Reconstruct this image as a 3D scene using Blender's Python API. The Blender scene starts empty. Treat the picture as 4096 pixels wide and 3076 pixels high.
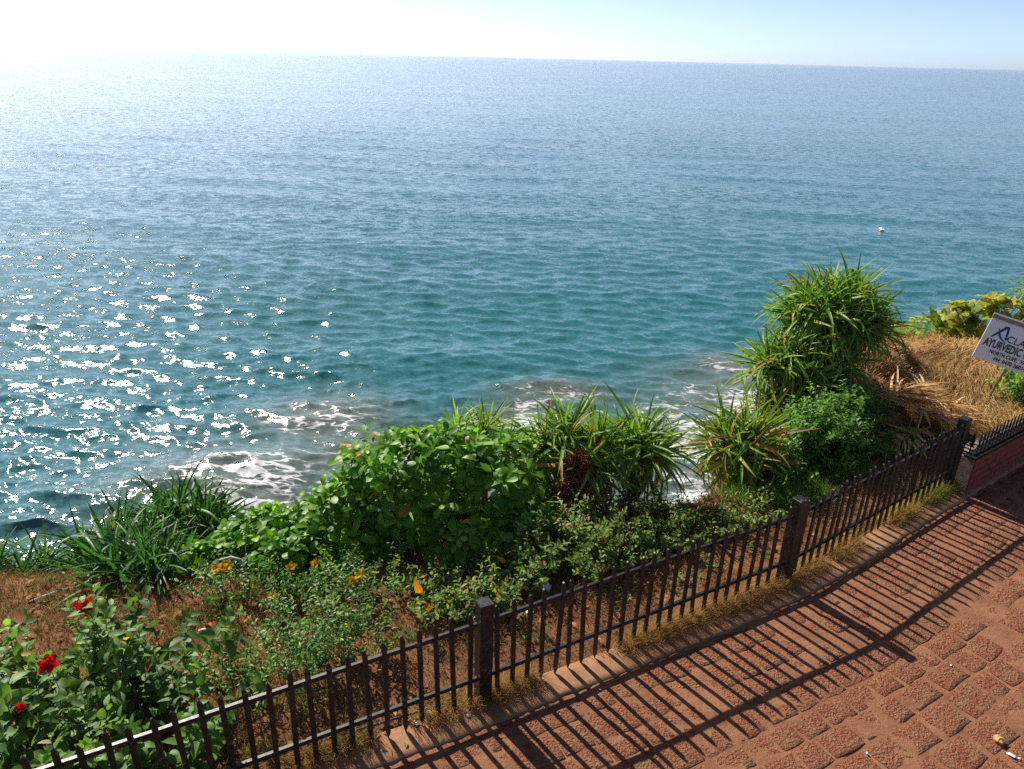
import bpy, math, random
import numpy as np
from mathutils import Matrix, Vector
random.seed(7); rng = np.random.default_rng(11)
R = math.radians
SC = bpy.context.scene
COL = SC.collection
# ------------------------------------------------------------------ camera
CAM_H, PITCH, ROLL, FPX = 4.95, R(23.81), R(1.42), 742.0
cam = bpy.data.cameras.new('camera'); camo = bpy.data.objects.new('camera', cam); COL.objects.link(camo)
cam.sensor_width = 36.0; cam.lens = 36.0 * FPX / 1024.0; cam.clip_start = 0.05; cam.clip_end = 90000
camo.matrix_world = Matrix.Translation((0, 0, CAM_H)) @ Matrix.Rotation(R(90) - PITCH, 4, 'X') @ Matrix.Rotation(ROLL, 4, 'Z')
SC.camera = camo
# ------------------------------------------------------------------ sky and sun
SUN_AZ, SUN_EL = R(-38.5), R(38.0)            # azimuth from +Y, negative is left of the view
world = bpy.data.worlds.new('World'); SC.world = world; world.use_nodes = True
wn = world.node_tree; wn.nodes.clear()
sky = wn.nodes.new('ShaderNodeTexSky'); sky.sky_type = 'NISHITA'; sky.sun_disc = False
sky.sun_elevation = SUN_EL; sky.sun_rotation = SUN_AZ
sky.altitude = 20; sky.air_density = 0.4; sky.dust_density = 0.5; sky.ozone_density = 5.0
bg = wn.nodes.new('ShaderNodeBackground'); bg.inputs['Strength'].default_value = 0.092
wo = wn.nodes.new('ShaderNodeOutputWorld')
hs = wn.nodes.new('ShaderNodeHueSaturation'); hs.inputs['Saturation'].default_value = 0.78
wn.links.new(sky.outputs[0], hs.inputs['Color']); wn.links.new(hs.outputs[0], bg.inputs[0]); wn.links.new(bg.outputs[0], wo.inputs[0])
sl = bpy.data.lights.new('sun', 'SUN'); sl.energy = 4.6; sl.angle = R(0.53); sl.color = (1.0, 0.93, 0.82)
so = bpy.data.objects.new('sun', sl); COL.objects.link(so)
sdir = Vector((math.sin(SUN_AZ) * math.cos(SUN_EL), math.cos(SUN_AZ) * math.cos(SUN_EL), math.sin(SUN_EL)))
so.rotation_euler = sdir.to_track_quat('Z', 'Y').to_euler(); so.location = (-20, 25, 30)
vs = SC.view_settings; vs.view_transform = 'Standard'; vs.look = 'None'; vs.exposure = 0.95; vs.gamma = 1.0
SC.cycles.use_denoising = False
SC.cycles.max_bounces = 6; SC.cycles.transparent_max_bounces = 4; SC.cycles.sample_clamp_indirect = 4
SC.cycles.caustics_reflective = False; SC.cycles.caustics_refractive = False

# ------------------------------------------------------------------ helpers
def G(px, py, z=0.0):
    """where the line of sight through a photo point (1024 wide) meets height z"""
    x, y = px - 512.0, 384.5 - py
    c, s = math.cos(ROLL), math.sin(ROLL)
    a, b = (c * x - s * y) / FPX, (s * x + c * y) / FPX
    cp, sp = math.cos(PITCH), math.sin(PITCH)
    d = Vector((a, cp + sp * b, -sp + cp * b)); t = (z - CAM_H) / d.z
    return Vector((d.x * t, d.y * t, z))
def proj(P):
    P = np.asarray(P, float) - np.array([0, 0, CAM_H]); cp, sp = math.cos(PITCH), math.sin(PITCH)
    f = cp * P[..., 1] - sp * P[..., 2]; u = sp * P[..., 1] + cp * P[..., 2]
    f = np.where(f < 0.05, 0.05, f); xr, yr = P[..., 0] / f * FPX, u / f * FPX
    c, s = math.cos(ROLL), math.sin(ROLL)
    return 512 + c * xr + s * yr, 384.5 + s * xr - c * yr
def hash2(i, j, k):
    h = (i * 374761393 + j * 668265263 + k * 974634777) & 0xffffffff
    h = ((h ^ (h >> 13)) * 1274126177) & 0xffffffff
    return ((h ^ (h >> 16)) & 0xffff) / 65535.0
def vnoise(x, y, k=0):
    x = np.asarray(x, float); y = np.asarray(y, float)
    i = np.floor(x).astype(np.int64); j = np.floor(y).astype(np.int64)
    u = x - i; v = y - j; u = u * u * (3 - 2 * u); v = v * v * (3 - 2 * v)
    a, b = hash2(i, j, k), hash2(i + 1, j, k); c, d = hash2(i, j + 1, k), hash2(i + 1, j + 1, k)
    return (a * (1 - u) + b * u) * (1 - v) + (c * (1 - u) + d * u) * v
def fbm(x, y, k=0, o=4):
    r = 0; a = 0.5
    for n in range(o): r = r + a * vnoise(x, y, k + n * 17); x = x * 2.03; y = y * 2.03; a *= 0.5
    return r
def sstep(a, b, x): t = np.clip((x - a) / (b - a), 0, 1); return t * t * (3 - 2 * t)

def mesh(name, V, F, mat=None, uv=None, attrs=None, smooth=True):
    me = bpy.data.meshes.new(name)
    V = np.asarray(V, np.float32)
    if isinstance(F, np.ndarray):
        n, k = F.shape
        me.vertices.add(len(V)); me.vertices.foreach_set('co', V.ravel())
        me.loops.add(n * k); me.loops.foreach_set('vertex_index', F.astype(np.int32).ravel())
        me.polygons.add(n); me.polygons.foreach_set('loop_start', np.arange(0, n * k, k, dtype=np.int32))
        me.update(calc_edges=True)
    else:
        me.from_pydata(V.tolist(), [], F); me.update()
    if uv is not None:
        li = np.zeros(len(me.loops), np.int32); me.loops.foreach_get('vertex_index', li)
        l = me.uv_layers.new(name='UVMap'); l.data.foreach_set('uv', np.asarray(uv, np.float32)[li].ravel())
    for k_, a in (attrs or {}).items():
        at = me.attributes.new(k_, 'FLOAT', 'POINT'); at.data.foreach_set('value', np.asarray(a, np.float32))
    if mat: me.materials.append(mat)
    if smooth: me.polygons.foreach_set('use_smooth', np.ones(len(me.polygons), bool))
    return me
def link(name, data, parent=None, kind=None, label=None, cat=None, group=None):
    o = bpy.data.objects.new(name, data); COL.objects.link(o)
    if parent is not None: o.parent = parent
    if kind: o['kind'] = kind
    if label: o['label'] = label
    if cat: o['category'] = cat
    if group: o['group'] = group
    return o
def thing(name, label, cat, loc=(0, 0, 0), group=None):
    o = link(name, None, label=label, cat=cat, group=group); o.location = loc; o.empty_display_size = 0.1
    return o
class MB:
    """collects shapes into one mesh"""
    def __init__(s): s.V = []; s.F = []
    def add(s, V, F): b = len(s.V); s.V += [tuple(v) for v in V]; s.F += [tuple(i + b for i in f) for f in F]; return s
    def box(s, c, d, rot=None, bev=0.0):
        x, y, z = d[0] / 2, d[1] / 2, d[2] / 2
        if bev:
            bm = []; f = []
            V = []
            for sx in (-1, 1):
                for sy in (-1, 1):
                    for sz in (-1, 1):
                        V += [(sx * (x - bev), sy * (y - bev), sz * z), (sx * (x - bev), sy * y, sz * (z - bev)), (sx * x, sy * (y - bev), sz * (z - bev))]
            I = lambda sx, sy, sz, a: ((sx > 0) * 4 + (sy > 0) * 2 + (sz > 0)) * 3 + a
            q = [(-1, -1), (1, -1), (1, 1), (-1, 1)]
            for sz in (-1, 1):
                l = [I(a, b, sz, 0) for a, b in q]; f.append(l if sz > 0 else l[::-1])
            for sy in (-1, 1):
                l = [I(a, sy, b, 1) for a, b in q]; f.append(l[::-1] if sy > 0 else l)
            for sx in (-1, 1):
                l = [I(sx, a, b, 2) for a, b in q]; f.append(l if sx > 0 else l[::-1])
            for sx in (-1, 1):
                for sy in (-1, 1): f.append([I(sx, sy, -1, 1), I(sx, sy, 1, 1), I(sx, sy, 1, 2), I(sx, sy, -1, 2)])
                for sz in (-1, 1): f.append([I(sx, -1, sz, 0), I(sx, 1, sz, 0), I(sx, 1, sz, 2), I(sx, -1, sz, 2)])
            for sy in (-1, 1):
                for sz in (-1, 1): f.append([I(-1, sy, sz, 0), I(1, sy, sz, 0), I(1, sy, sz, 1), I(-1, sy, sz, 1)])
            for sx in (-1, 1):
                for sy in (-1, 1):
                    for sz in (-1, 1): f.append([I(sx, sy, sz, 0), I(sx, sy, sz, 1), I(sx, sy, sz, 2)])
        else:
            V = [(a * x, b * y, e * z) for a in (-1, 1) for b in (-1, 1) for e in (-1, 1)]
            f = [(0, 1, 3, 2), (4, 6, 7, 5), (0, 4, 5, 1), (2, 3, 7, 6), (0, 2, 6, 4), (1, 5, 7, 3)]
        M = (rot or Matrix.Identity(3)); c = Vector(c)
        return s.add([M @ Vector(v) + c for v in V], f)
    def tube(s, P, r, n=5, cap=True):
        P = [Vector(p) for p in P]; m = len(P); rr = r if isinstance(r, (list, tuple)) else [r] * m
        V = []; F = []
        for i, p in enumerate(P):
            t = (P[min(i + 1, m - 1)] - P[max(i - 1, 0)]).normalized()
            a = t.cross(Vector((0.13, 0.2, 0.97)))
            if a.length < 1e-3: a = t.cross(Vector((1, 0, 0)))
            a.normalize(); b = t.cross(a)
            for k in range(n):
                w = 2 * math.pi * k / n; V.append(p + (a * math.cos(w) + b * math.sin(w)) * rr[i])
        for i in range(m - 1):
            for k in range(n): F.append((i * n + k, i * n + (k + 1) % n, (i + 1) * n + (k + 1) % n, (i + 1) * n + k))
        if cap: F.append(tuple(range(n))[::-1]); F.append(tuple((m - 1) * n + k for k in range(n)))
        return s.add(V, F)
    def prism(s, poly, y0, y1):
        """x,z outline pushed from y0 to y1"""
        n = len(poly); V = [(p[0], y0, p[1]) for p in poly] + [(p[0], y1, p[1]) for p in poly]
        F = [tuple(range(n)), tuple(range(2 * n - 1, n - 1, -1))] + [((i + 1) % n, i, n + i, n + (i + 1) % n) for i in range(n)]
        return s.add(V, F)
    def xf(s, M): s.V = [tuple(M @ Vector(v)) for v in s.V]; return s
    def mesh(s, name, mat, smooth=False): return mesh(name, s.V, s.F, mat, smooth=smooth)
def basis(x, y, z, o=(0, 0, 0)):
    return Matrix(((x[0], y[0], z[0], o[0]), (x[1], y[1], z[1], o[1]), (x[2], y[2], z[2], o[2]), (0, 0, 0, 1)))

# ------------------------------------------------------------------ materials
class NT:
    def __init__(s, name):
        s.m = bpy.data.materials.new(name); s.m.use_nodes = True; s.t = s.m.node_tree; s.t.nodes.clear()
        s.out = s.n('OutputMaterial')
    def n(s, typ, **kw):
        nd = s.t.nodes.new('ShaderNode' + typ)
        for k, v in kw.items():
            if k.startswith('i_'):
                nm = k[2:]; nd.inputs[int(nm) if nm.isdigit() else nm.replace('_', ' ')].default_value = v
            else: setattr(nd, k, v)
        return nd
    def l(s, a, b): s.t.links.new(a, b)
    def val(s, v, sock):
        if hasattr(v, 'links') or isinstance(v, bpy.types.NodeSocket): s.l(v, sock)
        else: sock.default_value = v
    def math(s, op, a, b=0.5, c=None, clamp=False):
        nd = s.n('Math', operation=op, use_clamp=clamp); s.val(a, nd.inputs[0]); s.val(b, nd.inputs[1])
        if c is not None: s.val(c, nd.inputs[2])
        return nd.outputs[0]
    def mix(s, f, a, b, blend='MIX'):
        nd = s.n('Mix', data_type='RGBA', blend_type=blend); s.val(f, nd.inputs[0]); s.val(a, nd.inputs[6]); s.val(b, nd.inputs[7])
        return nd.outputs[2]
    def ramp(s, f, stops, interp='LINEAR'):
        nd = s.n('ValToRGB'); cr = nd.color_ramp; cr.interpolation = interp
        while len(cr.elements) < len(stops): cr.elements.new(0.5)
        for e, (p, c) in zip(cr.elements, stops): e.position = p; e.color = (*c, 1) if len(c) == 3 else c
        s.val(f, nd.inputs[0]); return nd.outputs[0]
    def rng(s, f, a, b, c=0.0, d=1.0, smooth=True):
        nd = s.n('MapRange', interpolation_type='SMOOTHSTEP' if smooth else 'LINEAR')
        for k, v in enumerate((f, a, b, c, d)): s.val(v, nd.inputs[k])
        return nd.outputs[0]
    def noise(s, vec, scale, detail=4, rough=0.55, dist=0.0, typ='FBM'):
        nd = s.n('TexNoise', noise_type=typ); s.l(vec, nd.inputs['Vector'])
        nd.inputs['Scale'].default_value = scale; nd.inputs['Detail'].default_value = detail
        nd.inputs['Roughness'].default_value = rough; nd.inputs['Distortion'].default_value = dist
        return nd.outputs[0]
    def obj(s): return s.n('TexCoord').outputs['Object']
    def pos(s): return s.n('NewGeometry').outputs['Position']
    def attr(s, name, typ='GEOMETRY'): return s.n('Attribute', attribute_name=name, attribute_type=typ).outputs['Fac']
    def bump(s, h, strength=0.5, dist=0.01, nrm=None):
        nd = s.n('Bump'); nd.inputs['Strength'].default_value = strength; nd.inputs['Distance'].default_value = dist
        s.l(h, nd.inputs['Height'])
        if nrm: s.l(nrm, nd.inputs['Normal'])
        return nd.outputs[0]
    def pri(s, col, rough=0.6, nrm=None, **kw):
        p = s.n('BsdfPrincipled'); s.val(col if not isinstance(col, tuple) or len(col) == 4 else (*col, 1), p.inputs['Base Color']); s.val(rough, p.inputs['Roughness'])
        if nrm: s.l(nrm, p.inputs['Normal'])
        for k, v in kw.items(): s.val(v, p.inputs[k.replace('_', ' ')])
        return p.outputs[0]
    def done(s, sh): s.l(sh, s.out.inputs['Surface']); return s.m

def leaf_mat(name, stops, trans=0.4, rough=0.42, vein=0.25, spec=0.5, tint=(1.15, 1.25, 0.55), gain=1.75):
    t = NT(name); stops = [(p_, tuple(min(.8, c_ * gain) for c_ in q_)) for p_, q_ in stops]; trans = min(.55, trans + .1); var = t.math('ADD', t.attr('var'), t.attr('var', 'OBJECT'))
    col = t.ramp(var, stops)
    n = t.noise(t.obj(), 14, 3); col = t.mix(t.rng(n, 0.3, 0.7, 0.0, 0.35), col, t.mix(1.0, col, (0.55, 0.55, 0.45, 1), 'MULTIPLY'))
    sep = t.n('SeparateXYZ'); t.l(t.n('UVMap').outputs[0], sep.inputs[0])
    d = t.math('ABSOLUTE', t.math('SUBTRACT', sep.outputs[0], 0.5))
    rib = t.rng(d, 0.0, 0.07, vein, 0.0)
    col = t.mix(rib, col, t.mix(1.0, col, (1.9, 1.8, 1.5, 1), 'MULTIPLY'))
    p = t.pri(col, min(.7, rough + .08), Specular_IOR_Level=spec * .6)
    tr = t.n('BsdfTranslucent'); t.l(t.mix(1.0, col, (*tint, 1), 'MULTIPLY'), tr.inputs[0])
    mx = t.n('MixShader'); mx.inputs[0].default_value = trans; t.l(p, mx.inputs[1]); t.l(tr.outputs[0], mx.inputs[2])
    return t.done(mx.outputs[0])
def flat_mat(name, col, rough=0.6, nscale=30, namt=0.3, bump=0.2, bdist=0.004, metal=0.0, spec=0.5):
    t = NT(name); n = t.noise(t.obj(), nscale, 5, 0.6)
    c = t.mix(t.rng(n, 0.35, 0.65, 0, namt), (*col, 1), tuple(k * 0.45 for k in col) + (1,))
    return t.done(t.pri(c, rough, t.bump(n, bump, bdist), Metallic=metal, Specular_IOR_Level=spec))
M = {}
M['broad'] = leaf_mat('broad leaf', [(0, (0.030, 0.078, 0.008)), (0.5, (0.062, 0.135, 0.011)), (0.86, (0.095, 0.185, 0.020)), (0.95, (0.13, 0.19, 0.03)), (0.965, (0.30, 0.13, 0.03)), (1, (0.16, 0.06, 0.025))], 0.42, 0.36, 0.5, gain=2.4)
M['strap'] = leaf_mat('strap leaf', [(0, (0.040, 0.082, 0.010)), (0.45, (0.080, 0.140, 0.016)), (0.75, (0.13, 0.18, 0.025)), (0.86, (0.20, 0.19, 0.045)), (0.93, (0.22, 0.12, 0.05)), (1, (0.12, 0.06, 0.035))], 0.35, 0.38, 0.25, gain=2.3)
M['strap_dark'] = leaf_mat('dark strap leaf', [(0, (0.018, 0.058, 0.014)), (0.6, (0.038, 0.10, 0.020)), (0.9, (0.075, 0.14, 0.03)), (1, (0.16, 0.12, 0.05))], 0.33, 0.36, 0.25, gain=1.9)
M['hib'] = leaf_mat('hibiscus leaf', [(0, (0.028, 0.062, 0.014)), (0.5, (0.050, 0.098, 0.020)), (0.85, (0.085, 0.15, 0.025)), (0.93, (0.12, 0.20, 0.03)), (0.96, (0.10, 0.07, 0.05)), (1, (0.30, 0.17, 0.02))], 0.32, 0.45, 0.4, gain=2.3)
M['lant'] = leaf_mat('lantana leaf', [(0, (0.055, 0.095, 0.022)), (0.55, (0.095, 0.145, 0.033)), (0.8, (0.14, 0.16, 0.05)), (0.9, (0.19, 0.12, 0.05)), (1, (0.12, 0.055, 0.03))], 0.35, 0.55, 0.3, gain=2.4)
M['weed'] = leaf_mat('weed leaf', [(0, (0.040, 0.095, 0.018)), (0.6, (0.075, 0.15, 0.026)), (1, (0.13, 0.20, 0.04))], 0.38, 0.5, 0.3, gain=2.4)
M['yshrub'] = leaf_mat('glossy small leaf', [(0, (0.032, 0.082, 0.016)), (0.6, (0.065, 0.125, 0.025)), (0.85, (0.11, 0.16, 0.035)), (0.94, (0.20, 0.17, 0.03)), (1, (0.33, 0.20, 0.02))], 0.3, 0.4, 0.3, gain=2.3)
M['varieg'] = leaf_mat('yellow leaf', [(0, (0.10, 0.17, 0.02)), (0.35, (0.30, 0.32, 0.03)), (0.7, (0.46, 0.42, 0.06)), (0.9, (0.50, 0.45, 0.16)), (1, (0.30, 0.18, 0.05))], 0.4, 0.42, 0.4, gain=1.1)
M['red'] = leaf_mat('red petal', [(0, (0.48, 0.008, 0.012)), (1, (0.60, 0.02, 0.015))], 0.35, 0.5, 0.0, 0.3, (1.3, 0.6, 0.6), gain=1.1)
M['yellow'] = leaf_mat('yellow petal', [(0, (0.62, 0.36, 0.01)), (1, (0.70, 0.46, 0.02))], 0.35, 0.5, 0.0, 0.3, (1.2, 1.0, 0.5), gain=1.1)
M['straw'] = leaf_mat('straw', [(0, (0.20, 0.10, 0.045)), (0.4, (0.32, 0.18, 0.075)), (0.8, (0.44, 0.28, 0.12)), (0.93, (0.20, 0.21, 0.05)), (1, (0.09, 0.15, 0.03))], 0.3, 0.6, 0.0, 0.3, (1.1, 1.0, 0.7), gain=0.95)
M['straw_backlit'] = leaf_mat('backlit straw', [(0, (0.24, 0.14, 0.055)), (0.4, (0.36, 0.22, 0.085)), (0.7, (0.46, 0.32, 0.13)), (0.8, (0.26, 0.26, 0.05)), (1, (0.13, 0.19, 0.03))], 0.4, 0.6, 0.0, 0.3, (1.1, 1.0, 0.6), gain=1.25)  # brighter copy of the straw: golden glow of backlight put into the colour
M['hair'] = leaf_mat('matted straw', [(0, (0.22, 0.125, 0.055)), (0.5, (0.36, 0.235, 0.11)), (1, (0.50, 0.37, 0.19))], 0.3, 0.6, 0.0, 0.3, (1.1, 1.0, 0.7), gain=1.9)
M['twigs'] = leaf_mat('dead twigs', [(0, (0.20, 0.10, 0.05)), (0.6, (0.33, 0.20, 0.10)), (1, (0.42, 0.28, 0.14))], 0.15, 0.7, 0.0, 0.2, (1, 1, 0.8), gain=1.7)
M['fibre'] = leaf_mat('rusty fibre', [(0, (0.14, 0.045, 0.022)), (0.6, (0.24, 0.085, 0.04)), (1, (0.32, 0.14, 0.06))], 0.15, 0.75, 0.0, 0.2, (1, 0.9, 0.7), gain=1.1)
M['green'] = leaf_mat('fresh grass', [(0, (0.045, 0.10, 0.015)), (0.6, (0.085, 0.17, 0.025)), (1, (0.14, 0.22, 0.04))], 0.4, 0.5, 0.0, gain=2.0)
M['frond'] = leaf_mat('dry frond', [(0, (0.25, 0.14, 0.065)), (0.6, (0.42, 0.26, 0.12)), (1, (0.52, 0.37, 0.20))], 0.25, 0.55, 0.2, 0.4, (1.1, 1, 0.8), gain=1.8)
M['stem'] = flat_mat('green brown stem', (0.10, 0.075, 0.035), 0.7)
M['bark'] = flat_mat('brown bark', (0.17, 0.075, 0.035), 0.8, 25, 0.5, 0.5, 0.01)
M['palebark'] = flat_mat('pale dead bark', (0.42, 0.36, 0.29), 0.8, 25, 0.4, 0.4, 0.008)
def fence_mat():
    t = NT('worn black paint'); p = t.pos(); n = t.noise(p, 34, 6, 0.7); n2 = t.noise(p, 5, 3)
    wear = t.rng(t.math('ADD', n, t.math('MULTIPLY', n2, 0.35)), 0.76, 0.86)
    c = t.mix(wear, (0.006, 0.005, 0.005, 1), (0.10, 0.09, 0.085, 1))
    rust = t.rng(t.noise(p, 11, 6, 0.7, 0.5), 0.56, 0.68); c = t.mix(t.math('MULTIPLY', rust, 0.75), c, (0.055, 0.022, 0.012, 1))
    return t.done(t.pri(c, t.rng(n, 0.3, 0.7, 0.36, 0.55), t.bump(n, 0.15, 0.002)))
M['fence'] = fence_mat(); M['matte'] = flat_mat('matte black iron', (0.006, 0.006, 0.006), 0.75, 40, 0.2, 0.1, 0.002, 0.0, 0.2)
def stone_mat():
    t = NT('laterite'); p = t.pos(); o = t.n('ObjectInfo').outputs['Random']
    v = t.n('TexVoronoi', feature='F1'); v.inputs['Scale'].default_value = 42
    w = t.n('VectorMath', operation='ADD'); nv = t.n('TexNoise'); nv.inputs['Scale'].default_value = 26; t.l(p, nv.inputs['Vector'])
    sc = t.n('VectorMath', operation='SCALE'); t.l(nv.outputs['Color'], sc.inputs[0]); sc.inputs['Scale'].default_value = 0.05
    t.l(p, w.inputs[0]); t.l(sc.outputs[0], w.inputs[1]); t.l(w.outputs[0], v.inputs['Vector'])
    n = t.noise(p, 55, 5, 0.65, 0.6); n2 = t.noise(p, 9, 4); n3 = t.noise(p, 170, 3, 0.6)
    h = t.math('ADD', t.math('MULTIPLY', v.outputs[0], 0.8), t.math('ADD', t.math('MULTIPLY', n, 1.1), t.math('MULTIPLY', n3, 0.25)))
    col = t.ramp(n, [(0.28, (0.07, 0.022, 0.013)), (0.42, (0.22, 0.072, 0.038)), (0.55, (0.32, 0.110, 0.057)), (0.75, (0.45, 0.19, 0.10))])
    col = t.mix(t.math('MULTIPLY', o, 0.35), col, (0.34, 0.13, 0.066, 1))
    dust = t.rng(t.math('ADD', n2, t.math('MULTIPLY', n, 0.35)), 0.58, 0.80)
    col = t.mix(t.math('MULTIPLY', dust, 0.85), col, (0.31, 0.155, 0.078, 1))
    return t.done(t.pri(col, 0.85, t.bump(h, 1.0, 0.045), Specular_IOR_Level=0.2))
M['stone'] = stone_mat()
def sand_mat(name, a, b, bd=0.006):
    t = NT(name); p = t.pos(); n = t.noise(p, 3.5, 6, 0.6); n2 = t.noise(p, 90, 4, 0.7); n3 = t.noise(p, 22, 4, 0.6)
    col = t.mix(t.rng(n, 0.35, 0.65), (*a, 1), (*b, 1)); col = t.mix(t.rng(n2, 0.4, 0.75, 0, 0.4), col, tuple(k * 0.55 for k in a) + (1,))
    h = t.math('ADD', n2, t.math('MULTIPLY', n3, 1.4))
    return t.done(t.pri(col, 0.9, t.bump(h, 0.6, bd), Specular_IOR_Level=0.2))
M['sand'] = sand_mat('sandy joint', (0.26, 0.120, 0.061), (0.19, 0.080, 0.042), 0.018)
M['strip'] = sand_mat('sandy concrete', (0.31, 0.165, 0.085), (0.24, 0.12, 0.062), 0.006)
def earth_mat():
    t = NT('earth and cliff'); p = t.pos(); n = t.noise(p, 2.2, 7, 0.62); n2 = t.noise(p, 40, 4, 0.7); n3 = t.noise(p, 0.5, 3)
    col = t.ramp(n, [(0.3, (0.11, 0.045, 0.024)), (0.52, (0.18, 0.085, 0.040)), (0.7, (0.23, 0.13, 0.06))])
    col = t.mix(t.rng(n3, 0.5, 0.7, 0, 0.6), col, (0.20, 0.058, 0.028, 1))
    return t.done(t.pri(col, 0.95, t.bump(t.math('ADD', n, t.math('MULTIPLY', n2, 0.3)), 0.9, 0.05), Specular_IOR_Level=0.15))
M['earth'] = earth_mat()
def brick_mat(name, a, b):
    t = NT(name); p = t.pos(); n = t.noise(p, 14, 5, 0.7); n2 = t.noise(p, 60, 4, 0.6)
    col = t.mix(t.rng(n, 0.4, 0.62), (*a, 1), (*b, 1)); col = t.mix(t.rng(n2, 0.62, 0.75, 0, 0.5), col, (0.36, 0.27, 0.21, 1))
    return t.done(t.pri(col, 0.8, t.bump(n2, 0.5, 0.008)))
M['brick'] = brick_mat('red painted brick', (0.22, 0.036, 0.016), (0.15, 0.030, 0.016))
M['mortar'] = brick_mat('wall mortar', (0.17, 0.09, 0.06), (0.11, 0.06, 0.04))
M['plaster'] = brick_mat('grey plaster', (0.20, 0.15, 0.12), (0.13, 0.09, 0.07))
M['board'] = flat_mat('sign board', (0.80, 0.82, 0.86), 0.45, 60, 0.06, 0.05)
M['alu'] = flat_mat('grey metal', (0.30, 0.28, 0.27), 0.45, 20, 0.4, 0.1, 0.003, 0.6)
M['ink_blue'] = flat_mat('navy ink', (0.012, 0.035, 0.14), 0.5, 40, 0.0, 0)
M['ink_mid'] = flat_mat('blue ink', (0.015, 0.10, 0.36), 0.5, 40, 0.0, 0)
M['ink_green'] = flat_mat('green ink', (0.006, 0.085, 0.045), 0.5, 40, 0.0, 0)
M['ink_black'] = flat_mat('black ink', (0.010, 0.010, 0.022), 0.5, 40, 0.0, 0)
M['white'] = flat_mat('white plastic', (0.75, 0.75, 0.76), 0.45, 30, 0.12, 0.1)
M['redplastic'] = flat_mat('red plastic', (0.50, 0.03, 0.02), 0.4, 30, 0.1, 0.1)
M['blueplastic'] = flat_mat('blue plastic', (0.03, 0.16, 0.55), 0.4, 30, 0.1, 0.1)
M['foil'] = flat_mat('silver foil', (0.70, 0.72, 0.76), 0.25, 40, 0.3, 0.6, 0.01, 0.8)
M['rubber'] = flat_mat('black hose', (0.02, 0.02, 0.022), 0.45, 30, 0.1, 0.1)
M['dryleaf'] = leaf_mat('fallen leaf', [(0, (0.22, 0.09, 0.035)), (0.5, (0.38, 0.18, 0.06)), (1, (0.46, 0.28, 0.09))], 0.25, 0.6, 0.3, 0.3, (1.1, 0.9, 0.6), gain=1.1)
M['orangeleaf'] = leaf_mat('orange leaf', [(0, (0.50, 0.20, 0.02)), (1, (0.58, 0.30, 0.03))], 0.4, 0.5, 0.4, 0.4, (1.2, 0.9, 0.5), gain=1.1)
M['rock'] = flat_mat('wet brown rock', (0.12, 0.075, 0.05), 0.45, 3, 0.5, 0.8, 0.15)
M['tanstone'] = flat_mat('tan stone', (0.46, 0.27, 0.10), 0.8, 40, 0.5, 0.6, 0.01)
M['palestone'] = flat_mat('white stone', (0.72, 0.72, 0.74), 0.6, 40, 0.2, 0.3, 0.006)

# ------------------------------------------------------------------ layout: fence line and cliff edge
PB = [(-8.2, -2.4), (-5.7, 0.2), (-3.27, 3.0), (-0.18, 4.63), (2.87, 6.27), (5.58, 8.22), (8.2, 10.05), (12.5, 12.8)]
def catmull(P, n=40):
    P = [np.array(p) for p in P]; out = []
    for i in range(len(P) - 1):
        p0 = P[max(i - 1, 0)]; p1, p2 = P[i], P[i + 1]; p3 = P[min(i + 2, len(P) - 1)]
        for k in range(n):
            t = k / n; out.append(0.5 * (2 * p1 + (p2 - p0) * t + (2 * p0 - 5 * p1 + 4 * p2 - p3) * t * t + (3 * p1 - p0 - 3 * p2 + p3) * t ** 3))
    out.append(P[-1]); return np.array(out)
FC = catmull(PB); FS = np.concatenate([[0], np.cumsum(np.hypot(*np.diff(FC, axis=0).T))])
FTan = np.gradient(FC, axis=0); FTan /= np.hypot(*FTan.T)[:, None]
def fpt(u, v):
    """point u metres along the fence line and v metres from it (path side positive)"""
    x = np.interp(u, FS, FC[:, 0]); y = np.interp(u, FS, FC[:, 1]); tx = np.interp(u, FS, FTan[:, 0]); ty = np.interp(u, FS, FTan[:, 1])
    l = np.hypot(tx, ty); tx, ty = tx / l, ty / l
    return np.stack([x + v * ty, y - v * tx], -1)
def side(x, y, C):
    """signed distance to polyline C; positive to the right of it"""
    x = np.asarray(x, float); y = np.asarray(y, float); best = np.full(x.shape, 1e9); sg = np.ones(x.shape)
    for (a, b) in zip(C[:-1], C[1:]):
        dx, dy = b - a; L = dx * dx + dy * dy; t = np.clip(((x - a[0]) * dx + (y - a[1]) * dy) / L, 0, 1)
        ex = x - a[0] - t * dx; ey = y - a[1] - t * dy; d = np.hypot(ex, ey); cr = (x - a[0]) * dy - (y - a[1]) * dx
        w = d < best; best = np.where(w, d, best); sg = np.where(w, np.sign(cr), sg)
    return best * sg
FSUB = FC[::8]
EDGE = catmull([(-14, 2.2), (-7.5, 5.2), (-5.2, 5.95), (-3.6, 5.95), (-2.2, 6.7), (-0.9, 7.2), (0.9, 7.45), (2.2, 7.45), (3.3, 8.2), (4.1, 9.1), (4.95, 10.4), (5.2, 11.8), (6.2, 13.4), (8.5, 14.1), (12, 15.2), (18, 18)], 8)
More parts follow.
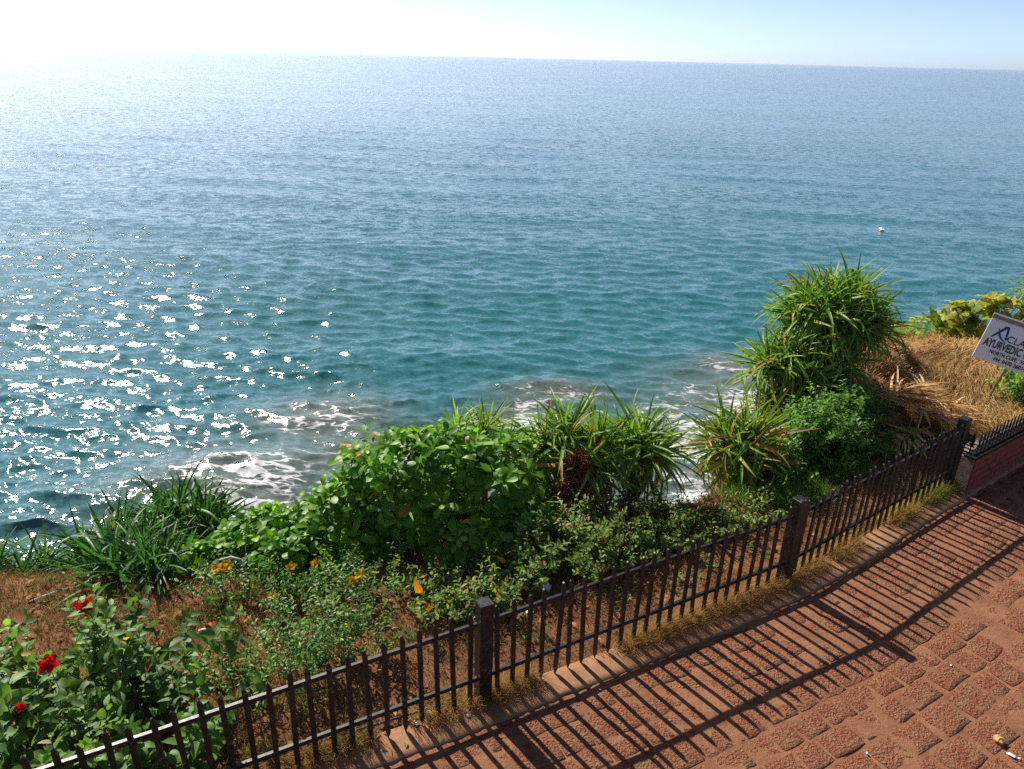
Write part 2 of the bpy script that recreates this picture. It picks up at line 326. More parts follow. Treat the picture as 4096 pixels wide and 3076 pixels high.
def ground(x, y):
    x = np.asarray(x, float); y = np.asarray(y, float)
    v = side(x, y, FSUB); s = -side(x, y, EDGE)
    z = 0.05 * (fbm(x * 1.3, y * 1.3, 3) - 0.47) + 0.03 * (fbm(x * 5, y * 5, 5) - 0.47)
    mound = 0.42 * np.exp(-(((x - 6.0) / 0.95) ** 2 + ((y - 12.1) / 0.9) ** 2)) + 0.30 * np.exp(-(((x - 8.4) / 1.7) ** 2 + ((y - 12.6) / 1.2) ** 2))
    mat_ = sstep(6.2, 7.2, x) * sstep(9.4, 10.4, y) * (side(x, y, FSUB) < -0.2)
    z = z + mound + mat_ * 0.22 * (fbm(x * 0.9 + y * 0.3, y * 2.2, 23, 3) - 0.45)
    d = np.maximum(s + 0.7 * (fbm(x * 0.7, y * 0.7, 9) - 0.5), 0)
    drop = np.where(d < 0.4, 0.9 * d * d, 0.144 + (d - 0.4) * 3.0)
    z = z - np.minimum(drop, 19) - np.where(d > 1, 1.2 * (fbm(x * 0.8, y * 0.8, 21) - 0.47), 0)
    return np.where(v > 0.04, np.minimum(z, -0.07), z)
def gz(x, y): return float(ground(np.array([x]), np.array([y]))[0])

def grid_sheet(name, xs, ys, zf, mat, kind='structure'):
    X, Y = np.meshgrid(xs, ys); Z = zf(X, Y); n, m = X.shape
    V = np.stack([X, Y, Z], -1).reshape(-1, 3); I = np.arange(n * m).reshape(n, m)
    F = np.stack([I[:-1, :-1], I[:-1, 1:], I[1:, 1:], I[1:, :-1]], -1).reshape(-1, 4)
    return link(name, mesh(name, V, F, mat), kind=kind)
xs = np.concatenate([np.linspace(-40, -9, 60), np.arange(-8.85, 13, 0.16), np.linspace(13.3, 45, 60)])
ys = np.concatenate([np.arange(1.2, 17, 0.16), np.linspace(17.2, 40, 50)])
grid_sheet('cliff_top', xs, ys, ground, M['earth'])

# ------------------------------------------------------------------ the path, its stones and edge strip
us = np.arange(3, FS[-1], 0.06); vs_ = np.concatenate([np.arange(0.2, 4.6, 0.06), np.arange(4.7, 12, 0.6)])
U, Vv = np.meshgrid(us, vs_); P = fpt(U, Vv); Z = 0.016 * (fbm(P[..., 0] * 2.2, P[..., 1] * 2.2, 31) - 0.47) + 0.020 * (fbm(P[..., 0] * 7, P[..., 1] * 7, 37) - 0.47)
n, m = U.shape; I = np.arange(n * m).reshape(n, m)
path = link('path', mesh('path', np.concatenate([P, Z[..., None]], -1).reshape(-1, 3), np.stack([I[:-1, :-1], I[1:, :-1], I[1:, 1:], I[:-1, 1:]], -1).reshape(-1, 4), M['sand']), kind='structure')
def stone_variant(k):
    r = random.Random(100 + k); nn = 12; V = []; F = []
    OUT = [(-.49, -.48), (-.17, -.5), (.17, -.5), (.49, -.48), (.5, -.17), (.5, .17), (.49, .48), (.17, .5), (-.17, .5), (-.49, .48), (-.5, .17), (-.5, -.17)]
    JT = [(r.uniform(-1, 1), r.uniform(-1, 1)) for _ in range(12)]
    def ring(s, z, jit):
        out = []
        for (c, sn), (ja, jb) in zip(OUT, JT):
            out.append((c * s * (1 + ja * 0.055), sn * s * (1 + jb * 0.055), z + r.uniform(-0.004, 0.002)))
        return out
    V = ring(1.02, -0.05, 0.03) + ring(1.0, 0.004, 0.05) + ring(0.96, 0.009, 0.045) + ring(0.55, 0.010, 0.15) + [(0, 0, 0.010)]
    for q in range(3):
        for i in range(nn): F.append((q * nn + i, q * nn + (i + 1) % nn, (q + 1) * nn + (i + 1) % nn, (q + 1) * nn + i))
    for i in range(nn): F.append((3 * nn + i, 3 * nn + (i + 1) % nn, 4 * nn))
    return mesh('paving_stone', V, F, M['stone'])
SV = [stone_variant(k) for k in range(14)]
rowv, rown = 0.30, 0; cand = []
while rowv < 4.4:
    w = random.uniform(0.19, 0.28); u = 6.0 + random.uniform(0, 0.4)
    while u < FS[-1] - 2.5:
        L = random.uniform(0.20, 0.40); g = random.uniform(0.003, 0.018)
        cand.append((u + L / 2, rowv + w / 2, L, w * random.uniform(0.9, 1.03))); u += L + g
    rowv += w + random.uniform(0.003, 0.016)
cc = []
for (u, v, L, w) in cand:
    p = fpt(np.array(u), np.array(v)); x, y = proj([p[0], p[1], 0.0])
    if -60 < x < 1330 and 430 < y < 900: cc.append((y - 400 * (x > 1050) - 400 * (y > 800), u, v, L, w, p))
cc.sort(key=lambda c: -c[0])
for q, (yy, u, v, L, w, p) in enumerate(cc[:298]):
    if random.random() < .03: continue
    o = link('paving_stone', random.choice(SV), path)
    t = FTan[np.searchsorted(FS, u) - 1]; a = math.atan2(t[1], t[0]) + random.uniform(-0.05, 0.05)
    zz = random.uniform(-0.0105, -0.003)
    o.matrix_world = Matrix.Translation((p[0], p[1], zz)) @ Matrix.Rotation(a, 4, 'Z') @ Matrix.Rotation(random.uniform(-.012, .012), 4, 'X') @ Matrix.Diagonal((L, w, 1, 1)) @ Matrix.Rotation(random.choice((0, math.pi)), 4, 'Z')
print('stones', len(cc))
# edge strip
us = np.arange(5.0, FS[-1] - 3.0, 0.05); prof = [(-0.03, 0.005), (0.0, 0.018), (0.12, 0.018), (0.20, 0.017), (0.26, 0.014), (0.275, -0.03)]
V = []
for k, (v, z) in enumerate(prof):
    ed = 0.035 * (fbm(us * 4, us * 0 + 3, 51) - 0.47) + 0.02 * (vnoise(us * 17, us * 0 + 9, 52) - 0.5) if k >= 4 else 0
    p = fpt(us, np.full_like(us, v) + ed); V.append(np.concatenate([p, (z + 0.006 * (vnoise(us * 9, us * 0 + k, 54) - 0.5))[:, None]], 1))
V = np.array(V); n, m = V.shape[:2]; I = np.arange(n * m).reshape(n, m)
link('kerb_strip', mesh('kerb_strip', V.reshape(-1, 3), np.stack([I[:-1, :-1], I[1:, :-1], I[1:, 1:], I[:-1, 1:]], -1).reshape(-1, 4), M['strip']), kind='structure')

# ------------------------------------------------------------------ the sea
SEA = -15.0; HS = CAM_H - SEA
def build_sea():
    az = np.radians(np.arange(-62, 62.01, 0.15))
    th = np.radians(np.arange(57, 1.4, -0.095)); r = HS / np.tan(th)
    r = np.concatenate([r, np.geomspace(r[-1] * 1.03, 40000, 60)])
    Rr, A = np.meshgrid(r, az, indexing='ij'); X0, Y0 = Rr * np.sin(A), Rr * np.cos(A)
    dr = np.gradient(r)[:, None]; sp = np.maximum(dr, Rr * 0.0026)
    Xd, Yd, Zd = X0.copy(), Y0.copy(), np.zeros_like(X0)
    g = random.Random(5); N = 84
    gust = 0.75 + 0.5 * fbm(X0 / 25, Y0 / 14, 70, 3)
    for i in range(N):
        lam = math.exp(g.uniform(math.log(0.45), math.log(3.8))); a = g.gauss(R(188), 0.5)
        if i < 4: lam = g.uniform(9, 18); a = g.gauss(R(190), 0.2)
        k = 2 * math.pi / lam; sl = 0.235 * math.sqrt(2 / N) * (0.85 if lam > 2.5 else 1.25); amp = sl / k
        if i < 4: amp *= 0.45
        dx, dy = math.sin(a), math.cos(a); ph = k * (X0 * dx + Y0 * dy) + g.uniform(0, 6.28)
        ph = ph + 1.5 * fbm(X0 / (lam * 6), Y0 / (lam * 6), 200 + i, 1)
        w = np.clip((lam / sp - 2.2) / 2.5, 0, 1) * gust * amp
        c, s = np.cos(ph), np.sin(ph)
        Zd += w * c; Xd -= 0.9 * w * s * dx; Yd -= 0.9 * w * s * dy
    foam = np.zeros_like(X0); turb = np.zeros_like(X0)
    # (photo x, photo y, half width, half height, strength): foam patches of the surf under the cliff
    for (px, py, hw, hh, st) in [(250, 490, 95, 42, .8), (235, 520, 50, 22, .9), (325, 420, 55, 18, .7), (375, 445, 60, 18, .75), (350, 470, 60, 16, .65), (530, 420, 45, 12, 1.1), (560, 396, 45, 9, .75), (690, 445, 45, 45, 1.25), (690, 490, 30, 30, 1.3), (740, 400, 60, 25, .95), (725, 368, 28, 8, .7), (40, 590, 60, 18, .55), (180, 530, 50, 20, .6), (530, 405, 30, 6, .8), (770, 380, 40, 14, .75), (600, 440, 60, 20, .7), (440, 450, 60, 20, .75)]:
        c = G(px, py, SEA); e = G(px + hw, py, SEA); f = G(px, py - hh, SEA); f2 = G(px, py + hh, SEA)
        ex = (e - c).length; ey = (f - f2).length / 2; ax = (e - c).normalized()
        u = ((X0 - c.x) * ax.x + (Y0 - c.y) * ax.y) / ex; v = (-(X0 - c.x) * ax.y + (Y0 - c.y) * ax.x) / ey
        foam = np.maximum(foam, st * np.exp(-1.1 * (u * u + v * v))); turb = np.maximum(turb, 0.85 * np.exp(-0.45 * (u * u + v * v)))
    edge = -side(X0, Y0, EDGE); turb = np.maximum(turb, 1 - sstep(9, 32, edge + 6 * (fbm(X0 / 6, Y0 / 6, 90) - 0.5)))
    foam = np.maximum(foam, 1.2 * (1 - sstep(7, 13, edge + 3 * (fbm(X0 / 3, Y0 / 3, 91) - 0.5))))
    # breaking swells close in
    for (px, py, wd, lg, am, rot) in [(330, 412, 2.2, 6, .55, .15), (235, 470, 1.8, 5, .6, .2), (545, 388, 1.6, 4.0, .55, .1), (130, 500, 2.5, 9, .5, .25), (430, 360, 2.4, 10, .4, .05), (760, 362, 1.8, 6, .4, -.05)]:
        c = G(px, py, SEA); u = (X0 - c.x) * math.cos(rot) + (Y0 - c.y) * math.sin(rot); v = -(X0 - c.x) * math.sin(rot) + (Y0 - c.y) * math.cos(rot)
        Zd += am * np.exp(-(u / lg) ** 2) * np.exp(-(v / wd) ** 2)
        turb = np.maximum(turb, 0.0)
    V = np.stack([Xd, Yd, SEA + Zd], -1).reshape(-1, 3); n, m = X0.shape; I = np.arange(n * m).reshape(n, m)
    F = np.stack([I[:-1, :-1], I[1:, :-1], I[1:, 1:], I[:-1, 1:]], -1).reshape(-1, 4)
    deep = sstep(40, 900, Rr)
    t = NT('sea water'); p = t.pos()
    mp = t.n('Mapping'); mp.inputs['Scale'].default_value = (0.75, 1.25, 1.0); t.l(p, mp.inputs[0]); q = mp.outputs[0]
    
    fo, tu, de = t.attr('foam'), t.attr('turbid'), t.attr('deep')
    mp2 = t.n('Mapping'); mp2.inputs['Scale'].default_value = (0.55, 1.3, 1.0); mp2.inputs['Rotation'].default_value = (0, 0, -0.3); t.l(p, mp2.inputs[0]); fq = mp2.outputs[0]
    def lace(scale, dist):
        wv = t.n('TexNoise'); t.l(fq, wv.inputs['Vector']); wv.inputs['Scale'].default_value = scale * 0.8; wv.inputs['Detail'].default_value = 4
        ws = t.n('VectorMath', operation='SCALE'); t.l(wv.outputs['Color'], ws.inputs[0]); ws.inputs['Scale'].default_value = dist / scale
        wa = t.n('VectorMath', operation='ADD'); t.l(fq, wa.inputs[0]); t.l(ws.outputs[0], wa.inputs[1])
        vo = t.n('TexVoronoi', feature='DISTANCE_TO_EDGE'); t.l(wa.outputs[0], vo.inputs['Vector']); vo.inputs['Scale'].default_value = scale; return vo.outputs['Distance']
    w3 = t.noise(fq, 0.30, 5, 0.6, 0.9); w2 = t.noise(fq, 2.2, 5, 0.65, 0.8)
    fm = t.math('ADD', t.math('ADD', t.math('MULTIPLY', fo, 0.95), t.math('MULTIPLY', t.math('SUBTRACT', w3, 0.5), 2.6)), t.math('ADD', t.math('MULTIPLY', t.math('ADD', t.math('MULTIPLY', lace(0.8, 1.6), 2.9), t.math('MULTIPLY', lace(2.4, 1.4), 2.4)), -1.0), t.math('MULTIPLY', t.math('SUBTRACT', w2, 0.5), 0.9)))
    fmask = t.math('MULTIPLY', t.rng(fm, 0.0, 0.55), t.rng(fo, 0.05, 0.4))
    tcol = t.mix(t.math('MULTIPLY', tu, 0.85), (0.020, 0.112, 0.126, 1), (0.15, 0.15, 0.125, 1))
    col = t.mix(de, tcol, (0.014, 0.082, 0.132, 1))
    col = t.mix(fmask, col, (0.52, 0.54, 0.54, 1))
    def slopes(scale, k):
        nd = t.n('TexNoise'); t.l(q, nd.inputs['Vector']); nd.inputs['Scale'].default_value = scale; nd.inputs['Detail'].default_value = 4; nd.inputs['Roughness'].default_value = 0.6
        a_ = t.n('VectorMath', operation='SUBTRACT'); t.l(nd.outputs['Color'], a_.inputs[0]); a_.inputs[1].default_value = (0.5, 0.5, 0.5)
        b_ = t.n('VectorMath', operation='MULTIPLY'); t.l(a_.outputs[0], b_.inputs[0]); b_.inputs[1].default_value = (0.8, 1.2, 0)
        c_ = t.n('VectorMath', operation='SCALE'); t.l(b_.outputs[0], c_.inputs[0]); t.val(k, c_.inputs['Scale']); return c_.outputs[0]
    def vadd(a_, b_): nd = t.n('VectorMath', operation='ADD'); t.l(a_, nd.inputs[0]); t.l(b_, nd.inputs[1]); return nd.outputs[0]
    mp3 = t.n('Mapping'); mp3.inputs['Scale'].default_value = (0.012, 0.03, 1.0); t.l(p, mp3.inputs[0]); gst = t.rng(t.noise(mp3.outputs[0], 1.0, 5, 0.6, 0.5), 0.3, 0.7, 0.6, 1.35)
    fine = t.math('MULTIPLY', gst, t.math('SUBTRACT', 0.66, t.math('MULTIPLY', de, 0.2)))
    nn = vadd(t.n('NewGeometry').outputs['Normal'], vadd(slopes(1.0, t.math('MULTIPLY', gst, t.math('ADD', t.math('MULTIPLY', de, 0.45), 0.6))), slopes(5.0, fine)))
    nn = vadd(nn, vadd(slopes(0.25, t.math('MULTIPLY', de, 0.35)), slopes(22.0, 0.3)))
    nz = t.n('VectorMath', operation='NORMALIZE'); t.l(nn, nz.inputs[0])
    rough = t.math('ADD', t.math('MULTIPLY', fmask, 0.5), 0.10)
    sh = t.pri(col, rough, nz.outputs[0], IOR=1.33)
    mat = t.done(sh)
    link('sea', mesh('sea', V, F, mat, attrs={'foam': foam.ravel(), 'turbid': turb.ravel(), 'deep': deep.ravel()}), kind='structure')
build_sea()

# ------------------------------------------------------------------ picket fence
ZUP = (0, 0, 1)
def frame(a, b):
    d = (np.array(b) - np.array(a)); L = np.hypot(*d); d = d / L
    return L, basis((d[0], d[1], 0), (-d[1], d[0], 0), ZUP, (a[0], a[1], 0))
fence = thing('picket_fence', 'black painted iron picket fence running along the red stone path', 'fence', (-0.18, 4.63, 0))
def under(o, mw, parent): o.parent = parent; o.matrix_parent_inverse = Matrix.Identity(4); o.matrix_local = Matrix.Translation(-parent.location) @ mw
post_me = MB().box((0, 0, 0.5), (0.115, 0.115, 1.06), bev=0.006).mesh('post', M['fence'])
pk = []
for k in range(4):
    r = random.Random(k); w, pkx = 0.0195, (-0.006 if k % 2 else -0.003)
    top = 0.985 + r.uniform(-0.006, 0.006)
    poly = [(-w, 0.09), (-0.004, 0.015), (w, 0.07), (w, top - 0.055), (pkx, top), (-w * 0.75, top - 0.008), (-w, top - 0.03)]
    pk.append(MB().prism(poly, -0.033, -0.015).mesh('picket', M['fence']))
posts = PB[1:6]
for i, p in enumerate(posts):
    t = FTan[min(40 * (i + 1), len(FTan) - 1)]; o = link('post', post_me); under(o, basis((t[0], t[1], 0), (-t[1], t[0], 0), ZUP, (p[0], p[1], random.uniform(-.015, .01))) @ Matrix.Rotation(random.uniform(-.012, .012), 4, 'Y'), fence)
for i in range(len(posts) - 1):
    a, b = posts[i], posts[i + 1]; L, Mx = frame(a, b)
    for z in (0.27, 0.835):
        rl = MB().box((L / 2, 0, z), (L - 0.112, 0.03, 0.04), bev=0.003)
        under(link('rail', rl.mesh('rail', M['fence'])), Mx, fence)
    npk = 24
    for k in range(npk):
        x = 0.0575 + (k + 0.5) * (L - 0.115) / npk * 1.0
        q = Mx @ Vector((x, 0, 0)); px, py = proj([q.x, q.y, 0.9])
        if px < -60 or py > 830: continue
        o = link('picket', random.choice(pk)); under(o, Mx @ Matrix.Translation((x + random.uniform(-.004, .004), 0, random.uniform(-.008, .008))) @ Matrix.Rotation(random.gauss(0, .012), 4, 'Y') @ Matrix.Rotation(random.gauss(0, .01), 4, 'X'), fence)
# thin black hose lying behind the foot of the fence
hp = [(*fpt(np.array(u), np.array(-0.07 - 0.03 * math.sin(u * 2.1))), 0.05 + 0.015 * math.sin(u * 3)) for u in np.arange(7.6, 10.62, 0.15)]
link('hose', MB().tube(hp, 0.011, 6).mesh('hose', M['rubber'], True), label='thin black hose lying along the foot of the fence', cat='hose')

# ------------------------------------------------------------------ low red wall with iron cresting
C = np.array(PB[5]); wt = np.array(PB[6]) - C; wt = wt / np.hypot(*wt); wn = np.array([wt[1], -wt[0]])
W0 = C + wt * 0.12 + wn * 0.19; WL, WH, WT = 6.0, 0.50, 0.26
wall = thing('low_wall', 'low red painted brick wall with a grey end beside the last fence post', 'wall', (W0[0], W0[1], 0))
WM = basis((wt[0], wt[1], 0), (-wt[1], wt[0], 0), ZUP, (W0[0], W0[1], 0))
core = MB().box((WL / 2, WT / 2, WH / 2 - 0.05), (WL - 0.02, WT - 0.024, WH + 0.1)); under(link('core', core.mesh('core', M['mortar'])), WM, wall)
under(link('end_plaster', MB().box((-0.004, WT / 2 + 0.001, WH / 2 - 0.02), (0.028, WT + 0.004, WH + 0.03), bev=0.006).mesh('end_plaster', M['plaster'])), WM, wall)
bk = [MB().box((0, 0, 0), (0.226, 0.03, 0.089), bev=0.005).mesh('brick', M['brick']) for _ in range(1)]
bkh = MB().box((0, 0, 0), (0.108, 0.03, 0.089), bev=0.005).mesh('brick', M['brick'])
for row in range(5):
    x = 0.022
    if row % 2:
        under(link('brick', bkh), WM @ Matrix.Translation((x + 0.054, 0.005 + random.uniform(-.002, .002), 0.05 + row * 0.099)), wall); x += 0.118
    while x < WL - 0.24:
        under(link('brick', bk[0]), WM @ Matrix.Translation((x + 0.113, 0.005 + random.uniform(-.0025, .0025), 0.05 + row * 0.099)), wall); x += 0.236
under(link('coping', MB().box((WL / 2 - 0.02, 0.045, WH + 0.018), (WL + 0.06, 0.15, 0.035), bev=0.005).mesh('coping', M['matte'])), WM, wall)
under(link('wall_top', MB().box((WL / 2, WT / 2 + 0.06, WH + 0.012), (WL - 0.01, WT - 0.13, 0.022)).mesh('wall_top', M['plaster'])), WM, wall)
crest = thing('iron_cresting', 'black iron cresting of small spear finials along the top of the red wall', 'railing', (W0[0], W0[1], WH + 0.0355))
def crest_run(A, B, parent, nmin=2):
    d = Vector((B[0] - A[0], B[1] - A[1], 0)); L = d.length; d.normalize(); y = Vector((-d.y, d.x, 0)); Mx = basis(d, y, ZUP, (*A, WH + 0.0355))
    rails = [(0.010, 0.02), (0.062, 0.012), (0.108, 0.012)]
    for z, h in rails: under(link('rail', MB().box((L / 2, 0, z), (L, 0.014, h)).mesh('rail', M['matte'])), Mx, parent)
    n = max(nmin, round(L / 0.098))
    fin = MB().prism([(-.012, .114), (-.030, .128), (-.034, .145), (-.022, .150), (-.012, .142), (-.010, .158), (-.024, .175), (-.026, .195), (-.010, .262), (0, .305), (.010, .262), (.026, .195), (.024, .175), (.010, .158), (.012, .142), (.022, .150), (.034, .145), (.030, .128), (.012, .114)], -.006, .006)
    bar = MB().prism([(-.006, .019), (.006, .019), (.006, .045), (.016, .056), (.006, .068), (.006, .103), (-.006, .103), (-.006, .068), (-.016, .056), (-.006, .045)], -.005, .005)
    fm, bm = fin.mesh('finial', M['matte']), bar.mesh('baluster', M['matte'])
    for k in range(n):
        x = (k + 0.5) * L / n; under(link('finial', fm), Mx @ Matrix.Translation((x, 0, 0)), parent); under(link('baluster', bm), Mx @ Matrix.Translation((x, 0, 0)), parent)
a0 = W0 + wt * 0.02 + np.array([-wt[1], wt[0]]) * 0.03
crest_run(a0, W0 + wt * (WL - 0.05) + np.array([-wt[1], wt[0]]) * 0.03, crest)
crest_run(W0 + wt * 0.005 + np.array([-wt[1], wt[0]]) * 0.20, a0 + np.array([-wt[1], wt[0]]) * 0.02 - wt * 0.015, crest)

# ------------------------------------------------------------------ leaf templates: (verts, quads, uv); base at origin, along +Y, face up +Z
def ribbon(n, half, cen, fold=0.25, kink=None):
    """half(t) half width, cen: centre line points (y, z) with directions"""
    V = []; UV = []; F = []
    for i in range(n + 1):
        t = i / n; (y, z, a) = cen(t); w = half(t); ny, nz = -math.sin(a), math.cos(a)
        V += [(-w, y + ny * fold * w, z + nz * fold * w), (0, y, z), (w, y + ny * fold * w, z + nz * fold * w)]; UV += [(0, t), (0.5, t), (1, t)]
    for i in range(n):
        b = i * 3; F += [(b, b + 1, b + 4, b + 3), (b + 1, b + 2, b + 5, b + 4)]
    return np.array(V), np.array(F), np.array(UV)
def arc(D, pw=1.4, kink=None, n=60):
    P = [(0.0, 0.0, 0.0)]; y = z = 0.0
    for i in range(1, n + 1):
        t = i / n; a = -D * t ** pw
        if kink and t > kink[0]: a -= kink[1] * min(1, (t - kink[0]) / 0.06)
        y += math.cos(a) / n; z += math.sin(a) / n; P.append((y, z, a))
    return lambda t: P[min(n, int(round(t * n)))]
T = {}
for k, (D, kk) in enumerate([(0.25, None), (0.6, None), (1.0, None), (1.5, None), (2.1, None), (0.5, (0.55, 1.2)), (0.3, (0.68, 1.7)), (2.6, None)]):
    T['strap%d' % k] = ribbon(9, lambda t: 0.030 * min(1, 0.55 + 2 * t) * (1 - t ** 2.2) ** 0.75 + 0.0008, arc(D, 1.4, kk), 0.55)
for k, (D, f) in enumerate([(0.5, 0.15), (0.9, 0.3), (0.2, 0.22), (1.2, 0.1)]):
    T['broad%d' % k] = ribbon(6, lambda t: 0.27 * (math.sin(math.pi * min(1, t ** 1.25 * 0.97)) ** 0.62) * (0.35 + 0.75 * t) + 0.012, arc(D), f)
def serrate(k, D, f, wmax=0.27):
    n = 7; V, F, UV = ribbon(n, lambda t: wmax * (math.sin(math.pi * min(1, (t * 0.95 + 0.04) ** 0.72)) ** 0.9) + 0.006, arc(D), f)
    for i in range(1, n):
        s = 1.10 if i % 2 else 0.9
        V[i * 3, 0] *= s; V[i * 3 + 2, 0] *= s
    return V, F, UV
for k, (D, f) in enumerate([(0.6, 0.2), (1.1, 0.35), (0.3, 0.3)]): T['hib%d' % k] = serrate(k, D, f)
for k, (D, f) in enumerate([(0.5, 0.35), (1.0, 0.5), (0.2, 0.2)]):
    T['small%d' % k] = ribbon(4, lambda t: 0.23 * (math.sin(math.pi * min(1, (t * 0.96 + 0.03) ** 0.85)) ** 0.85) + 0.004, arc(D), f)
for k, (D, f) in enumerate([(0.5, 0.2), (1.1, 0.3)]):
    T['narrow%d' % k] = ribbon(4, lambda t: 0.13 * (math.sin(math.pi * min(1, t * 0.96 + 0.03)) ** 0.8) + 0.004, arc(D), f)
for k, (D, f) in enumerate([(0.7, 0.1), (1.2, 0.25), (0.3, -0.1)]):
    V, F, UV = ribbon(9, lambda t: 0.34 * (math.sin(math.pi * min(1, (t * 0.95 + 0.05) ** 0.6)) ** 0.7) + 0.01, arc(D), f)
    for i in range(1, 9): V[i * 3, 2] += 0.05 * math.sin(i * 2.4 + k); V[i * 3 + 2, 2] += 0.05 * math.sin(i * 2.1 + 2 + k)
    T['wavy%d' % k] = (V, F, UV)
TM = {}
def tmesh(t, mat, nm):
    key = (t, mat.name, nm)
    if key not in TM: V, F, UV = T[t]; TM[key] = mesh(nm, V, F, mat, UV)
    return TM[key]
def orient(p, d, up, s, roll=0.0):
    """4x4: +Y along d, +Z towards up, size s"""
    y = np.asarray(d, float); y = y / np.linalg.norm(y); z = np.asarray(up, float) - y * np.dot(up, y)
    if np.linalg.norm(z) < 1e-4: z = np.array([1.0, 0.2, 0.1]) - y * np.dot([1.0, 0.2, 0.1], y)
    z = z / np.linalg.norm(z); x = np.cross(y, z)
    if roll: c, sn = math.cos(roll), math.sin(roll); x, z = c * x + sn * z, -sn * x + c * z
    m = np.eye(4); m[:3, 0] = x * s; m[:3, 1] = y * s; m[:3, 2] = z * s; m[:3, 3] = p; return m
CAMP = np.array([0, 0, CAM_H])
def foliage(root, inst, mat, part='leaf', nmax=290, stuff='foliage'):
    """inst: (template, world matrix, var). The ones that show largest become parts of their own, the rest one mass."""
    P = np.array([m[:3, 3] for _, m, _ in inst]); c = P.mean(0)
    d = np.linalg.norm(P - CAMP, axis=1); view = (CAMP - c) / np.linalg.norm(CAMP - c)
    px, py = proj(P); off = (px < -5) | (px > 1029) | (py > 774) | (py < -5)
    sz = np.array([np.linalg.norm(m[:3, 1]) for _, m, _ in inst])
    sc = sz / d + 0.02 * ((P - c) @ view) - 10 * off; order = np.argsort(-sc)
    L = np.array(root.location)
    for i in order[:nmax]:
        t, m, v = inst[i]; m = m.copy(); m[:3, 3] -= L
        o = link(part, tmesh(t, mat, part), root); o.matrix_local = Matrix(m.tolist()); o['var'] = float(v)
    rest = order[nmax:]
    if len(rest):
        Vs, Fs, Us, As = [], [], [], []; b = 0
        for i in rest:
            t, m, v = inst[i]; V, F, UV = T[t]; Vs.append(V @ m[:3, :3].T + m[:3, 3] - L); Fs.append(F + b); Us.append(UV); As.append(np.full(len(V), v)); b += len(V)
        link(stuff, mesh(stuff, np.concatenate(Vs), np.concatenate(Fs), mat, np.concatenate(Us), {'var': np.concatenate(As)}), root, 'stuff')
def local(root, mb, name, mat, kind=None, smooth=True):
    o = link(name, mb.xf(Matrix.Translation(-root.location)).mesh(name, mat, smooth), root, kind); return o
def U_(a, b): return random.uniform(a, b)

def pandanus_head(inst, c, axis, n, L, dead=0.08, tilt=(88, -25), vbase=0.0, vr=0.75):
    axis = np.asarray(axis, float); axis /= np.linalg.norm(axis)
    a = np.cross(axis, [0.3, 0.9, 0.1]); a /= np.linalg.norm(a); b = np.cross(axis, a)
    for i in range(n):
        f = (i + 0.5) / n; phi = i * 2.399 + U_(-.3, .3); el = R(tilt[0] + (tilt[1] - tilt[0]) * f ** 0.85 + U_(-9, 9))
        rad = a * math.cos(phi) + b * math.sin(phi); d = rad * math.cos(el) + axis * math.sin(el)
        up = axis * math.cos(el) - rad * math.sin(el)
        k = random.choice((0, 0, 1, 1, 2)) if f < 0.3 else random.choice((1, 2, 2, 3, 3, 4, 5, 6)) if f < 0.8 else random.choice((2, 3, 4, 4, 7, 5))
        ln = L * (0.65 + 0.45 * min(1, f * 3)) * U_(0.8, 1.15)
        v = vbase + U_(0, vr) * (0.8 + 0.2 * f)
        if random.random() < dead * (0.3 + 1.6 * f): v = U_(0.84, 1.0)
        inst.append(('strap%d' % k, orient(np.asarray(c) + d * 0.03, d, up, ln, U_(-.35, .35)), min(v, 1)))
def pandanus(label, base, heads, mat='strap', n=46, group='screw pines on the cliff edge', trunk=True, name='screw_pine', dead=0.08, vbase=0.0, skirt=8):
    """heads: (x, y, z, outward axis, leaf length)"""
    bx, by, bz = base; root = thing(name, label, 'screw pine', base, group)
    inst = []; mb = MB()
    for (x, y, z, ax, L) in heads:
        pandanus_head(inst, (x, y, z), ax, n, L, dead, vbase=vbase)
        for q in range(skirt):
            a_ = U_(0, 6.28); e_ = R(U_(-75, -15)); d_ = np.array([math.cos(a_) * math.cos(e_), math.sin(a_) * math.cos(e_), math.sin(e_)])
            inst.append(('strap%d' % random.choice((1, 2, 3, 6)), orient(np.array([x, y, z - .06]), d_, np.array([0, 0, 1.0]), L * U_(.6, 1.0), U_(-.6, .6)), U_(.88, 1.0)))
        if trunk:
            m = (Vector((bx, by, bz)) + Vector((x, y, z))) / 2 + Vector((0, 0, -0.1)); mb.tube([(bx + U_(-.1, .1), by + U_(-.1, .1), bz - 0.1), m, (x, y, z)], [0.05, 0.045, 0.04], 6)
    foliage(root, inst, M[mat]); 
    if trunk: local(root, mb, 'trunk', M['bark'])
    return root
def dome(c, r, n, L, seed=0, zmin=-0.15, upw=0.9):
    rr = random.Random(seed); H = []
    for i in range(n):
        z = zmin + (1 - zmin) * ((i + 0.5) / n) ** 0.8; z = min(z, 0.98); a = i * 2.399 + rr.uniform(-.3, .3); q = math.sqrt(max(0, 1 - z * z))
        d = np.array([q * math.cos(a), q * math.sin(a), z]); p = np.array(c) + d * np.array(r) * rr.uniform(0.8, 1.0)
        ax = d + np.array([0, 0, upw]); H.append((*p, ax, L * rr.uniform(0.85, 1.1)))
    return H

